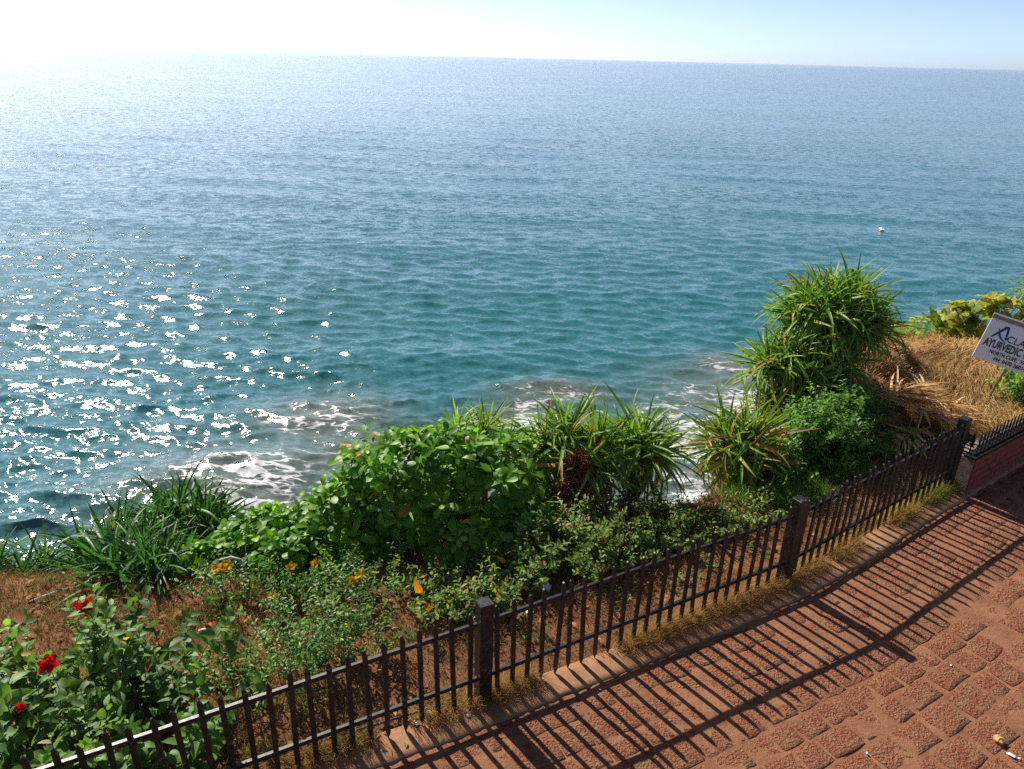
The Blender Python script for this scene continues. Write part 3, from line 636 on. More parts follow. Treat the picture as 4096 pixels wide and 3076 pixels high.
# ------------------------------------------------------------------ screw pines
pandanus('tall bushy screw pine with long arching green leaves beside the brown dry grass mound', (5.15, 10.8, gz(5.15, 10.8)),
         dome((4.78, 10.7, 1.30), (0.54, 0.4, 0.46), 15, 0.80, 1, -0.15, 0.8) + dome((4.2, 10.25, 0.62), (0.45, 0.35, 0.40), 8, 0.74, 2, -0.3, 0.6) + dome((4.6, 10.45, 0.75), (0.45, 0.3, 0.3), 5, 0.7, 22, 0.0, 0.5) + dome((4.1, 10.0, 0.05), (0.4, 0.3, 0.25), 5, 0.62, 23, 0.0, 0.3), n=62, skirt=6)
pandanus('screw pine with drooping browned leaves between the white surf gap and green weeds', (3.2, 8.45, gz(3.2, 8.45)),
         dome((3.02, 8.6, 0.20), (0.28, 0.25, 0.30), 6, 0.74, 3, -0.3, 0.3), n=64, dead=0.25, skirt=26)
pandanus('round screw pine with rusty brown fibre at its heart behind the fence', (0.85, 7.7, gz(0.85, 7.7)),
         dome((0.72, 7.95, 0.42), (0.45, 0.32, 0.36), 8, 0.70, 4, -0.2, 0.7), n=62, dead=0.14, skirt=12)
pandanus('slender screw pine leaning over the white surf beside the rusty fibred one', (1.5, 7.8, gz(1.5, 7.8)),
         dome((1.62, 8.1, 0.36), (0.16, 0.16, 0.30), 3, 0.70, 5, 0.0, 0.8), n=60, dead=0.1, skirt=12)
pandanus('small yellowish screw pine peeping over the broad leaved bush', (-0.35, 8.6, gz(-0.35, 8.6)),
         dome((-0.45, 8.4, 0.35), (0.45, 0.3, 0.30), 6, 0.50, 6, 0.1), n=40, vbase=0.15)
pandanus('dark spiky screw pine standing against the surf left of the broad leaved bush', (-4.15, 8.3, gz(-4.15, 8.3)),
         dome((-4.05, 7.8, -0.85), (0.45, 0.35, 0.45), 10, 0.78, 7, -0.2), 'strap_dark', n=56)
pandanus('dark low screw pine with broad arching leaves behind the upper red flower', (-3.75, 6.35, gz(-3.75, 6.35)),
         dome((-3.85, 6.3, -0.38), (0.5, 0.35, 0.34), 9, 0.76, 8, -0.1), 'strap_dark', n=56)
pandanus('dark screw pine sprawling down the slope between two taller dark ones', (-4.6, 7.2, gz(-4.6, 7.2)),
         dome((-4.45, 7.05, -0.68), (0.5, 0.35, 0.34), 8, 0.74, 9, -0.1), 'strap_dark', n=54)
pandanus('dark low screw pine at the left picture edge against glittering water', (-5.6, 6.7, gz(-5.6, 6.7)),
         dome((-5.55, 6.55, -0.55), (0.7, 0.3, 0.25), 7, 0.60, 10, 0.0), 'strap_dark', n=40)
pandanus('screw pine cut off by the right picture edge behind the sign', (9.75, 14.2, gz(9.75, 14.2)),
         dome((10.55, 14.2, 0.75), (0.3, 0.3, 0.3), 4, 0.70, 11, 0.2), n=44)
# rusty fibre in the heart of the round one
def fibre_mass(label, ells, n, mat, L=(0.08, 0.22), w=0.004, name='dead_fibre', cat='dead leaves', lie=0.0):
    c = np.array(ells[0][0]); root = thing(name, label, cat, (c[0], c[1], gz(c[0], c[1])))
    V = []; F = []; UV = []; A = []
    for i in range(n):
        cc_, rr = random.choice(ells); d = rng.normal(size=3); d /= np.linalg.norm(d); d[2] = abs(d[2]) if random.random() < .8 else d[2]
        p = np.array(cc_) + d * np.array(rr) * U_(0.55, 1.0); q = rng.normal(size=3) + np.array([0, 0, -lie]); q /= np.linalg.norm(q); q2 = q + 0.8 * rng.normal(size=3); q2 /= np.linalg.norm(q2)
        l = U_(*L); sdv = np.cross(q, rng.normal(size=3)); sdv = sdv / np.linalg.norm(sdv) * w * U_(.6, 1.4); b = len(V); v = random.random()
        pts = [p - q * l / 2, p, p + q2 * l / 2]
        for k, pt in enumerate(pts):
            ww = sdv * (1 - 0.6 * (k == 2)); V += [pt - ww, pt + ww]; UV += [(0, k / 2), (1, k / 2)]; A += [v, v]
        F += [(b, b + 1, b + 3, b + 2), (b + 2, b + 3, b + 5, b + 4)]
    V = np.array(V) - np.array(root.location)
    link('fibre', mesh('fibre', V, np.array(F), M[mat], np.array(UV), {'var': np.array(A)}), root, 'stuff'); return root
fibre_mass('rusty brown tangle of dead fibre in the heart of the round screw pine', [((0.70, 7.30, 0.22), (0.24, 0.16, 0.40)), ((0.85, 7.25, 0.05), (0.25, 0.15, 0.3)), ((0.45, 7.2, 0.0), (0.22, 0.15, 0.22)), ((0.75, 7.45, 0.62), (0.18, 0.14, 0.22))], 4500, 'fibre', w=0.006)

# ------------------------------------------------------------------ broad leaved bushes
def blob_points(ells, n, seed, zmin=-0.35):
    rr = np.random.default_rng(seed); out = []; W = np.array([e[1][0] * e[1][1] + e[1][0] * e[1][2] for e in ells]); W = W / W.sum()
    while len(out) < n:
        k = rr.choice(len(ells), p=W); c, r = map(np.array, ells[k]); d = rr.normal(size=3); d /= np.linalg.norm(d)
        if d[2] < zmin: continue
        p = c + d * r * rr.uniform(0.78, 1.04) * (0.80 + 0.42 * float(fbm(c[0] * 3 + d[0] * 1.9 + d[2] * 1.3, c[1] * 3 + d[1] * 1.9 - d[2] * 1.1, 7, 2)))
        if any(j != k and np.sum(((p - np.array(c2)) / np.array(r2)) ** 2) < 0.6 for j, (c2, r2) in enumerate(ells)): continue
        nrm = d / r; out.append((p, nrm / np.linalg.norm(nrm)))
    return out
def broad_bush(name, label, base, ells, ntips, mat='broad', temps=('broad0', 'broad1', 'broad2', 'broad3'), size=(0.12, 0.225), per=(5, 8), group=None, cat='bush', trunk=True, seed=0, vr=(0, 0.9), el=(5, 55), nbr=26):
    root = thing(name, label, cat, base, group); inst = []; mb = MB(); B = Vector(base)
    pts = blob_points(ells, ntips, seed)
    if nbr > 30: pts += [(p_ + n_ * U_(.03, .12) + np.array([0, 0, U_(.02, .10)]), n_) for p_, n_ in pts if n_[2] > .45 and p_[2] > .55][:18]
    for q, (p, nrm) in enumerate(pts):
        ax = nrm * 0.8 + np.array([U_(-.25, .25), U_(-.25, .25), 0.75]); ax /= np.linalg.norm(ax)
        a = np.cross(ax, [0.3, 0.9, 0.1]); a /= np.linalg.norm(a); b = np.cross(ax, a); n = random.randint(*per); ph = U_(0, 6.28); v0 = U_(*vr)
        for i in range(n):
            f = i / n; phi = ph + i * 2.399; e = R(el[1] + (el[0] - el[1]) * f + U_(-15, 12)); rad = a * math.cos(phi) + b * math.sin(phi)
            d = rad * math.cos(e) + ax * math.sin(e); up = ax * math.cos(e) - rad * math.sin(e)
            v = np.clip(v0 + U_(-.2, .2), 0, 0.94) if random.random() > 0.012 else U_(0.95, 1)
            inst.append((random.choice(temps), orient(p + d * 0.02 - ax * 0.04 * i / n, d, up, U_(*size) * (0.75 + 0.35 * f), U_(-.5, .5)), v))
        if q < nbr:
            m1 = B.lerp(Vector(p), 0.45) + Vector((U_(-.1, .1), U_(-.1, .1), -0.12)); mb.tube([B + Vector((U_(-.04, .04), U_(-.04, .04), -0.1)), m1, Vector(p)], [0.022, 0.014, 0.006], 5)
    foliage(root, inst, M[mat]); local(root, mb, 'branch', M['bark'], 'stuff')
    if trunk: local(root, MB().tube([B + Vector((0, 0, -0.15)), B + Vector((0.02, 0.05, 0.25)), B + Vector((-0.03, 0.1, 0.5))], [0.045, 0.035, 0.025], 7), 'trunk', M['bark'])
    return root
broad_bush('broad_leaved_bush', 'large bush of glossy broad green leaves in the middle behind the fence', (-0.97, 6.55, gz(-0.97, 6.55)),
           [((-1.05, 7.2, 0.45), (0.85, 0.7, 0.72)), ((-0.35, 7.3, 0.40), (0.75, 0.6, 0.62)), ((0.15, 7.0, 0.15), (0.42, 0.5, 0.45)), ((-1.7, 7.0, 0.05), (0.75, 0.6, 0.60)), ((-0.55, 6.75, 0.2), (0.8, 0.4, 0.42)), ((-1.15, 7.45, 0.05), (0.8, 0.4, 0.55))], 560, seed=1, nbr=34)
broad_bush('broad_leaved_bush', 'lower bush of broad green leaves spilling left towards the dark screw pines', (-2.7, 6.35, gz(-2.7, 6.35)),
           [((-2.55, 6.8, -0.15), (0.75, 0.55, 0.50)), ((-3.15, 6.4, -0.28), (0.55, 0.45, 0.45)), ((-2.2, 6.35, -0.05), (0.6, 0.35, 0.35))], 330, seed=2, trunk=False)

# ------------------------------------------------------------------ stemmed shrubs
def stem_shrub(name, label, spots, temps, mat, size, nst, hgt, spread, gap=0.035, cat='shrub', group=None, lean=(0, 0), el=(0, 50), vr=(0, .9), start=0.25, stemr=0.0035, twig=0, nmax=290, dead=0.03, tiplight=0.0):
    """spots: (x, y, radius, height factor)"""
    x0, y0 = spots[0][:2]; root = thing(name, label, cat, (x0, y0, gz(x0, y0)), group); inst = []; mb = MB(); tips = []
    for (sx, sy, sr, hf) in spots:
        for i in range(max(1, int(nst * sr))):
            a = U_(0, 6.28); q = math.sqrt(random.random()); bx, by = sx + sr * 0.5 * q * math.cos(a), sy + sr * 0.5 * q * math.sin(a); bz = gz(bx, by) - 0.03
            h = hgt * hf * U_(0.6, 1.1); dx, dy = math.cos(a) * spread * q * U_(.5, 1.2) + lean[0], math.sin(a) * spread * q * U_(.5, 1.2) + lean[1]
            def P(t, bx=bx, by=by, bz=bz, h=h, dx=dx, dy=dy): return np.array([bx + dx * t * t * 0.8 + dx * .2 * t, by + dy * t * t * 0.8 + dy * .2 * t, bz + h * (1.25 * t - 0.25 * t * t)])
            lines = [(P, start)]
            for w in range(twig):
                t0 = U_(.3, .8); b0 = P(t0); dv = np.array([U_(-1, 1), U_(-1, 1), U_(0.1, .9)]); dv /= np.linalg.norm(dv); ll = h * U_(.2, .4)
                lines.append((lambda t, b0=b0, dv=dv, ll=ll: b0 + dv * ll * t + np.array([0, 0, 0.15 * ll * t * t]), 0.15))
            for (Q, st) in lines:
                pts = [Q(k / 4) for k in range(5)]; L = sum(np.linalg.norm(pts[k + 1] - pts[k]) for k in range(4)); mb.tube(pts, [stemr * (1.25 - k * .2) for k in range(5)], 3, False)
                nl = max(3, int(L * (1 - st) / gap)); ph = U_(0, 6.28); v0 = U_(*vr); tips.append((Q(1.0), Q(1.0) - Q(.9)))
                for k in range(nl):
                    t = st + (1 - st) * (k + 0.5) / nl; p = Q(t); tg = Q(min(1, t + .03)) - Q(t - .03); tg /= np.linalg.norm(tg)
                    aa = np.cross(tg, [0.3, .9, .1]); aa /= np.linalg.norm(aa); bb = np.cross(tg, aa); phi = ph + k * 2.2; rad = aa * math.cos(phi) + bb * math.sin(phi)
                    e = R(U_(*el) + 25 * max(0, t - .8) * 4); d = rad * math.cos(e) + tg * math.sin(e); up = tg * math.cos(e) - rad * math.sin(e) + np.array([0, 0, .5])
                    v = np.clip(v0 + U_(-.18, .18) + tiplight * max(0, t - .8) * 5, 0, 1)
                    if random.random() < dead: v = U_(.9, 1)
                    s = U_(*size) * (1 - .35 * max(0, t - .75) * 4)
                    inst.append((random.choice(temps), orient(p, d, up, s, U_(-.4, .4)), v))
    foliage(root, inst, M[mat], nmax=nmax); local(root, mb, 'stem', M['stem'], 'stuff')
    return root, tips
FL2, FL3 = tuple(G(48, 664, 0.86)), tuple(G(25, 706, 0.80))
# hibiscus at the near left corner
hib, _ = stem_shrub('hibiscus_bush', 'hibiscus bush with three red flowers growing through the near end of the fence', [(-3.0, 3.95, 0.55, 1.0), (-3.55, 4.05, 0.5, 1.0), (-2.5, 4.2, 0.45, 0.9), (-3.25, 4.55, 0.5, 1.25), (-4.1, 4.2, 0.4, .9), (-2.75, 4.6, 0.3, 1.1), (-2.75, 3.45, 0.45, 1.0), (-3.15, 3.3, 0.45, 1.0), (-3.4, 3.7, .4, .9), (-2.35, 3.75, .25, .8), (-3.75, 4.5, .3, .9)], ('hib0', 'hib1', 'hib2'), 'hib', (0.09, 0.165), 22, 0.80, 0.45, 0.038, cat='bush', vr=(0, .75), start=.12, stemr=.005, twig=1, dead=.025, tiplight=.25)
def flower(root, p, d, n, size, mat, tname, el=(25, 35), centre=True, name='flower'):
    """a flower as a part with its petals as sub-parts"""
    p = np.array(p, float); d = np.array(d, float); d /= np.linalg.norm(d); a = np.cross(d, [.3, .2, .9]); a /= np.linalg.norm(a); b = np.cross(d, a); L = np.array(root.location)
    core = MB().tube([Vector(p - d * size * .15 - L), Vector(p + d * size * .05 - L), Vector(p + d * size * .75 - L)] if centre else [Vector(p - d * size * .3 - L), Vector(p - L), Vector(p + d * size * .1 - L)], [size * .06, size * .1, size * .04], 5)
    fl = link(name, core.mesh(name, M[mat], True), root)
    for i in range(n):
        phi = i * 2 * math.pi / n + U_(-.12, .12); e = R(U_(*el)); rad = a * math.cos(phi) + b * math.sin(phi); dd = rad * math.cos(e) + d * math.sin(e); up = d * math.cos(e) - rad * math.sin(e)
        m = orient(p - L, dd, up, size * U_(.9, 1.1), U_(-.3, .3)); o = link('petal', tmesh(tname, M[mat], 'petal'), fl); o.matrix_local = Matrix(m.tolist()); o['var'] = random.random()
    return fl
flower(hib, (-3.274, 4.55, 0.974), (0.25, -0.75, 0.55), 6, 0.085, 'red', 'wavy0')
flower(hib, FL2, (0.45, -0.6, 0.65), 6, 0.08, 'red', 'wavy1')
flower(hib, FL3, (-0.5, -0.5, 0.3), 5, 0.06, 'red', 'wavy2', (50, 65))
mb = MB()
for (a_, b_) in (((-3.2, 4.5, 0.1), (-3.274, 4.57, 0.95)), ((-3.2, 3.9, 0.2), FL2), ((-3.2, 3.7, 0.2), FL3)): mb.tube([a_, tuple((p_ + q_) / 2 + .03 for p_, q_ in zip(a_, b_)), b_], [.006, .005, .003], 4)
local(hib, mb, 'flower_stalk', M['stem'], 'stuff')
# yellow flowered shrubs
YS = [('small leaved shrub with yellow flowers below the low broad leaved bush', [(-2.75, 5.85, .45, 1.0), (-2.3, 5.8, .4, .9)], .45, .3),
      ('shrub of small glossy leaves with yellow flowers in front of the large broad leaved bush', [(-1.75, 5.75, .5, 1.0), (-1.3, 5.85, .4, .9), (-2.0, 5.45, .35, .8)], .50, .32),
      ('leggy shrub of small pointed leaves leaning over the fence rail', [(-1.55, 5.05, .4, 1.0), (-1.75, 4.75, .35, 1.05), (-1.2, 5.0, .3, .8)], .72, .4),
      ('low shrub of small leaves touching the fence right of the hibiscus', [(-2.25, 4.75, .35, 1.0), (-2.1, 4.5, .25, .9)], .48, .35)]
ysh = []
for lb, sp_, h, sd in YS:
    r_, tp = stem_shrub('flowering_shrub', lb, sp_, ('narrow0', 'narrow1', 'small0'), 'yshrub', (0.045, 0.075), 38, h, sd, .02, vr=(0, .75), group='small leaved shrubs behind the fence', twig=2, dead=.04, start=.2); ysh.append((r_, tp))
for (i, p) in [(0, (-2.72, 5.75, .44)), (0, (-2.66, 5.74, .45)), (0, (-2.78, 5.74, .42)), (1, (-2.05, 5.72, .48)), (1, (-1.83, 5.74, .50)), (1, (-1.40, 5.70, .42)), (1, (-1.47, 5.68, .37)), (0, (-2.2, 5.55, .27))]:
    flower(ysh[i][0], p, (U_(-.3, .3), -.5, .7), 5, 0.06, 'yellow', 'wavy0', (15, 45), False)
# lantana thicket
LT = [('dull green lantana shrub with brown patches right of the large broad leaved bush', [(0.55, 6.55, .5, 1), (0.9, 6.75, .5, 1.1), (0.3, 6.3, .4, .8), (0.85, 6.4, .4, .7), (1.2, 6.6, .4, .7)], .46),
      ('lantana shrub in front of the round screw pine behind the middle fence panel', [(1.3, 7.05, .5, 1), (1.65, 7.2, .5, 1.0), (1.2, 7.2, .4, .9)], .36),
      ('lantana shrub at the foot of the surf gap beside the drooping screw pine', [(1.95, 7.0, .4, .8), (2.45, 7.2, .4, .8), (1.75, 6.8, .4, .8), (2.85, 7.45, .4, .8)], .28),
      ('low lantana shrub with dead flower heads right behind the middle fence post', [(-0.35, 5.75, .45, .8), (0.0, 5.95, .45, .9), (-0.75, 5.75, .4, .8)], .42)]
for lb, sp_, h in LT:
    r_, tp = stem_shrub('lantana_shrub', lb, sp_, ('small0', 'small1', 'small2'), 'lant', (0.05, 0.085), 60, h * 1.15, .36, .022, vr=(0, .72), group='lantana shrubs behind the fence', twig=2, dead=.10, start=.15)
    for (p, d) in random.sample(tp, min(26, len(tp))):
        flower(r_, p, d, 5, .016, random.choice(('twigs', 'palebark', 'fibre')), 'small0', (10, 50), False, 'flower_head')
# greener weeds on the right
WD = [('fresh green leafy weeds right of the drooping screw pine', [(3.95, 8.85, .5, 1), (4.25, 9.15, .5, 1.1), (4.65, 9.5, .5, 1.1), (4.3, 8.8, .4, .8)], .85),
      ('green leafy bush at the foot of the tall screw pine', [(4.75, 9.9, .45, 1.0), (5.05, 10.1, .45, .9), (5.2, 9.8, .35, .7)], .75),
      ('low green weeds between the fence and the dead palm fronds', [(4.55, 8.95, .4, .7), (5.05, 9.15, .35, .7), (5.45, 9.35, .3, .6)], .42),
      ('dense dark green weeds along the dry grass strip behind the right fence panel', [(3.3, 8.45, .45, .8), (3.75, 8.55, .4, .7), (4.15, 8.75, .35, .65)], .42),
      ('yellowish green leafy bush at the foot of the tilted sign', [(8.15, 10.95, .4, 1.0), (8.55, 11.1, .5, 1.2), (8.3, 10.5, .35, .9), (8.9, 10.9, .5, 1.2)], .55)]
for i, (lb, sp_, h) in enumerate(WD):
    stem_shrub('weed_clump', lb, sp_, ('small0', 'small1', 'hib0') if i != 4 else ('small0', 'small2'), 'weed', (0.06, 0.11), 56, h, .3, .026, vr=(0, .8) if i < 4 else (.4, 1), group='green weeds on the right of the terrace', twig=2, dead=.03, start=.15)
# small weeds in the dry grass
for k, (x, y, w) in enumerate([(1.15, 5.9, 'second'), (1.95, 6.35, ''), (2.15, 6.5, ''), (1.75, 6.15, ''), (0.25, 5.35, ''), (2.75, 6.75, ''), (-0.55, 5.15, ''), (-3.6, 4.95, ''), (-4.3, 5.0, ''), (-4.0, 5.35, '')]):
    lbs = ['small green weed in dry grass halfway along the middle fence panel', 'green weed left of the pair in the dry grass behind the middle panel', 'green weed in dry grass nearest the right post of the middle panel', 'small weed in dry grass below the pair behind the middle panel', 'small weed in dry grass just right of the middle post', 'weed in dry grass close behind the right fence post', 'small weed in dry grass just left of the middle post', 'weed on the bare slope between the two upper red flowers', 'weed on the bare slope at the left picture edge', 'weed on the bare slope below the low screw pine']
    stem_shrub('small_weed', lbs[k], [(x, y, .16, 1)], ('small0', 'small2'), 'weed', (.035, .06), 40, .13, .12, .022, cat='weed', group='weeds in the dry grass', start=.1, nmax=60)
# yellow variegated plants beyond the mound
VG = [('plant of big crinkled yellow green leaves behind the brown grass mound', (6.9, 13.5), [((6.75, 13.45, .08), (.45, .3, .28)), ((7.25, 13.6, .08), (.45, .3, .25))], 26),
      ('plant of big yellow variegated leaves left behind the sign', (8.35, 13.9), [((8.1, 13.8, .20), (.5, .35, .38)), ((8.7, 14.0, .32), (.45, .35, .40))], 30),
      ('plant of pale yellow variegated leaves rising behind the sign at the right edge', (9.3, 13.9), [((9.3, 13.9, .55), (.5, .35, .45))], 22)]
for k, (lb, b, el_, n) in enumerate(VG):
    broad_bush('variegated_plant', lb, (b[0], b[1], gz(*b)), el_, n, 'varieg', ('wavy0', 'wavy1', 'wavy2'), (.22, .36), (3, 5), 'yellow variegated plants beyond the mound', 'plant', False, 20 + k, (0.1, .85), (-10, 45), 8)
stem_shrub('weed_clump', 'dark green leaves at the foot of the yellow variegated plants', [(7.7, 13.3, .35, 1), (7.2, 13.35, .3, .7)], ('hib0', 'small1'), 'weed', (.08, .13), 34, .45, .25, .04, group='green weeds on the right of the terrace')

# ------------------------------------------------------------------ grasses
def grass(name, label, pts, mat, L, w, lean, leandir=None, var=(0, .9), spread=1.0, cat='grass', segs=3, lay=.55):
    """one mass of blades; lean 0 upright .. 1 flat"""
    P = np.asarray(pts); n = len(P); l = rng.uniform(L[0], L[1], n); a = rng.uniform(0, 6.283, n) if leandir is None else leandir + rng.normal(0, spread, n)
    le = np.clip(rng.normal(lean, .18, n), 0, 1.05); V = np.zeros((n, segs + 1, 2, 3)); cur = P.copy()
    wa = a + np.pi / 2 + rng.normal(0, .5, n); side_ = np.stack([np.cos(wa), np.sin(wa), np.zeros(n)], -1); dirh = np.stack([np.cos(a), np.sin(a), np.zeros(n)], -1)
    for k in range(segs + 1):
        ww = (w * rng.uniform(.6, 1.3, n) * (1 - k / segs * .85))[:, None] * side_; V[:, k, 0] = cur - ww; V[:, k, 1] = cur + ww
        th = np.clip(le * (lay + 0.75 * k / segs), 0, 1.12) * 1.45; cur = cur + (l / segs)[:, None] * (dirh * np.sin(th)[:, None] + np.array([0, 0, 1]) * np.cos(th)[:, None])
    I = np.arange(n * (segs + 1) * 2).reshape(n, segs + 1, 2)
    F = np.stack([I[:, :-1, 0], I[:, :-1, 1], I[:, 1:, 1], I[:, 1:, 0]], -1).reshape(-1, 4); A = np.repeat(np.clip(rng.uniform(*var, n) * (0.5 + fbm(P[:, 0] * 1.7, P[:, 1] * 1.7, 77)), 0, 1), (segs + 1) * 2)
    UV = np.zeros((n * (segs + 1) * 2, 2)); o = link(name, mesh(name, V.reshape(-1, 3), F, M[mat], UV, {'var': A}), kind='stuff', label=label, cat=cat); return o
def scatter(n, x0, x1, y0, y1, keep):
    x = rng.uniform(x0, x1, n); y = rng.uniform(y0, y1, n); k = keep(x, y); x, y = x[k], y[k]; return np.stack([x, y, ground(x, y) - .005], -1)
def terrace(x, y):
    v = side(x, y, FSUB); s = -side(x, y, EDGE); px, py = proj(np.stack([x, y, np.zeros_like(x)], -1)); return (v < -0.01) & (s < 0.5) & (px > -40) & (px < 1070) & (py < 810)
p = scatter(290000, -6.5, 6.0, 2.2, 10.5, lambda x, y: terrace(x, y) & (fbm(x * 2.2, y * 2.2, 44) > rng.uniform(.22, .54, x.shape)))
print('straw blades', len(p))
grass('dry_grass', 'matted brown dry grass covering the terrace behind the fence', p, 'straw', (.05, .16), .003, .75, var=(0, .93), segs=2)
# tufts along the foot of the fence
u = rng.uniform(8.5, FS[-1] - 4.1, 40000); dens = fbm(u * 2.6, u * 0 + 5, 61); k = dens > rng.uniform(.30, .62, u.shape); u = u[k]
q = fpt(u, np.clip(rng.normal(-.02, .06, len(u)), -.14, .13)); tp = (u > FS[160] + .3) & (rng.random(len(u)) < np.clip((u - FS[160]) / 3.0, 0, .8))
pg = np.concatenate([q, np.full((len(u), 1), .012)], 1)
gd = math.atan2(-.85, .5)
grass('fence_grass', 'tufts of dry straw coloured grass spilling over the kerb under the fence', pg[~tp], 'straw_backlit', (.09, .24), .0022, .62, gd, (0.0, .78), 1.1)
grass('fence_grass', 'yellowish green grass tufts under the fence panel nearest the red wall', pg[tp], 'straw_backlit', (.09, .24), .0022, .55, gd, (.65, 1), 1.1)
# combed hair-like grass on the mound
def onmound(x, y): return (np.abs(x - 8.3) < 3.4) & (-side(x, y, EDGE) < .3) & (side(x, y, FSUB) < -.25) & (x + (y - 11) * .15 > 6.3)
p = scatter(44000, 6.0, 12, 9.0, 15, onmound); ld = R(195) + 1.6 * (fbm(p[:, 0] * .9, p[:, 1] * 1.6, 81) - .47) + .5
grass('matted_grass', 'long combed golden brown grass matted over the mound below the sign', p + np.array([0, 0, .02]), 'hair', (.25, .55), .0055, .98, ld, (0, 1), .16, segs=3, lay=.93)
p = scatter(22000, 5.2, 8.0, 9.6, 12.5, lambda x, y: (side(x, y, FSUB) < -.25) & (-side(x, y, EDGE) < .3))
grass('matted_grass', 'shorter dry brown grass around the dead palm fronds', p, 'straw', (.10, .26), .0024, .78, var=(0, .9))
# green grass patch behind the right panel
def gp(x, y): return (((x - 3.35) / .75) ** 2 + ((y - 8.0) / .38) ** 2 < rng.uniform(.4, 1.2, x.shape)) | (((x - 4.3) / .6) ** 2 + ((y - 8.6) / .3) ** 2 < rng.uniform(.3, 1.1, x.shape))
p = scatter(26000, 2.3, 5.2, 7.4, 9.2, lambda x, y: gp(x, y) & (side(x, y, FSUB) < -.3))
grass('green_grass', 'patch of fresh green grass behind the right fence panel', p, 'green', (.10, .24), .0035, .5, var=(0, 1))
p = scatter(16000, -5.6, -1.5, 4.0, 6.2, lambda x, y: terrace(x, y) & (fbm(x * 3, y * 3, 64) > .50))
grass('green_grass', 'sparse low green grass on the bare slope behind the red flowers', p, 'green', (.03, .09), .004, .6, var=(0, 1))
# leaf litter
lp = scatter(1500, -5.5, 4.5, 3.2, 8.2, lambda x, y: terrace(x, y) & (fbm(x * 1.5, y * 1.5, 95) > .46)); Vs, Fs, Us, As = [], [], [], []
for k, q in enumerate(lp[:420]):
    V_, F_, UV_ = T[random.choice(('broad1', 'small1', 'wavy1', 'small0'))]; m_ = orient(q + np.array([0, 0, .02 + .03 * random.random()]), (U_(-1, 1), U_(-1, 1), U_(-.2, .3)), (U_(-.5, .5), U_(-.5, .5), 1), U_(.035, .10))
    Fs.append(F_ + sum(len(v_) for v_ in Vs)); Vs.append(V_ @ m_[:3, :3].T + m_[:3, 3]); Us.append(UV_); As.append(np.full(len(V_), random.random()))
link('leaf_litter', mesh('leaf_litter', np.concatenate(Vs), np.concatenate(Fs), M['dryleaf'], np.concatenate(Us), {'var': np.concatenate(As)}), kind='stuff', label='dry brown leaf litter scattered over the terrace', cat='leaf litter')
# brown tangle mound left of the sign
fibre_mass('dense brown tangle of dead twigs and grass right of the tall screw pine', [((5.85, 11.5, .28), (.65, .6, .52)), ((5.5, 10.8, .12), (.5, .5, .40)), ((6.4, 12.1, .32), (.5, .5, .38))], 14000, 'twigs', (.10, .32), .0055, 'dead_bush', 'dead bush')
fibre_mass('small brown tangle of dead stems under the green bush by the tall screw pine', [((5.3, 10.6, .10), (.45, .5, .2)), ((5.5, 10.1, .06), (.4, .35, .15))], 3000, 'twigs', (.08, .24), .004, 'dead_bush', 'dead bush')

# ------------------------------------------------------------------ dead palm fronds
T['leaflet0'] = ribbon(5, lambda t: 0.034 * (1 - t ** 2) ** .7 + .001, arc(.5), .6); T['leaflet1'] = ribbon(5, lambda t: 0.02 * (1 - t ** 2) ** .7 + .001, arc(1.0), .6); T['leaflet2'] = ribbon(5, lambda t: 0.034 * (1 - t ** 2) ** .7 + .001, arc(.1), .6)
def frond(label, pts, n, L, spread=1.0):
    pts = [Vector(p) for p in pts]; root = thing('dead_palm_frond', label, 'palm frond', pts[0], 'dead palm fronds behind the red wall')
    def Q(t):
        f = t * (len(pts) - 1); i = min(int(f), len(pts) - 2); return np.array(pts[i].lerp(pts[i + 1], f - i))
    local(root, MB().tube([Q(k / 8) for k in range(9)], [.022 - .002 * k for k in range(9)], 6), 'rachis', M['frond'])
    inst = []
    for i in range(n):
        for sd in (-1, 1):
            t = .08 + .9 * (i + U_(0, .9)) / n; p = Q(t); tg = Q(min(1, t + .05)) - Q(t - .05); tg /= np.linalg.norm(tg); lat = np.cross(tg, [0, 0, 1]); lat /= np.linalg.norm(lat)
            d = lat * sd * U_(.45, .9) * spread + tg * U_(.55, .9) + np.array([0, 0, U_(-.05, .3)])
            inst.append((random.choice(('leaflet0', 'leaflet1', 'leaflet2')), orient(p, d, np.array([U_(-.4, .4), U_(-.4, .4), 1.0]), L * math.sin(math.pi * (.12 + .8 * t)) * U_(.8, 1.15) + .08, U_(-.8, .8)), random.random()))
    foliage(root, inst, M['frond'], 'leaflet'); return root
def fp(*pp): return [tuple(G(a, b, c)) for a, b, c in pp]
frond('dead tan palm frond with leaflets fanning up the slope left of the others', fp((868, 397, .30), (885, 396, .36), (905, 389, .40), (930, 380, .32)), 30, .62)
frond('dead palm frond lying longest towards the last fence post', fp((905, 400, .24), (925, 412, .26), (950, 421, .22), (975, 430, .14)), 34, .60)
frond('small dead palm frond lying lowest just behind the fence', fp((930, 427, .18), (918, 434, .18), (900, 442, .16), (880, 448, .10)), 22, .45)
frond('greyish dead palm frond between the long one and the matted grass', fp((915, 396, .24), (940, 402, .26), (970, 407, .2)), 22, .42)

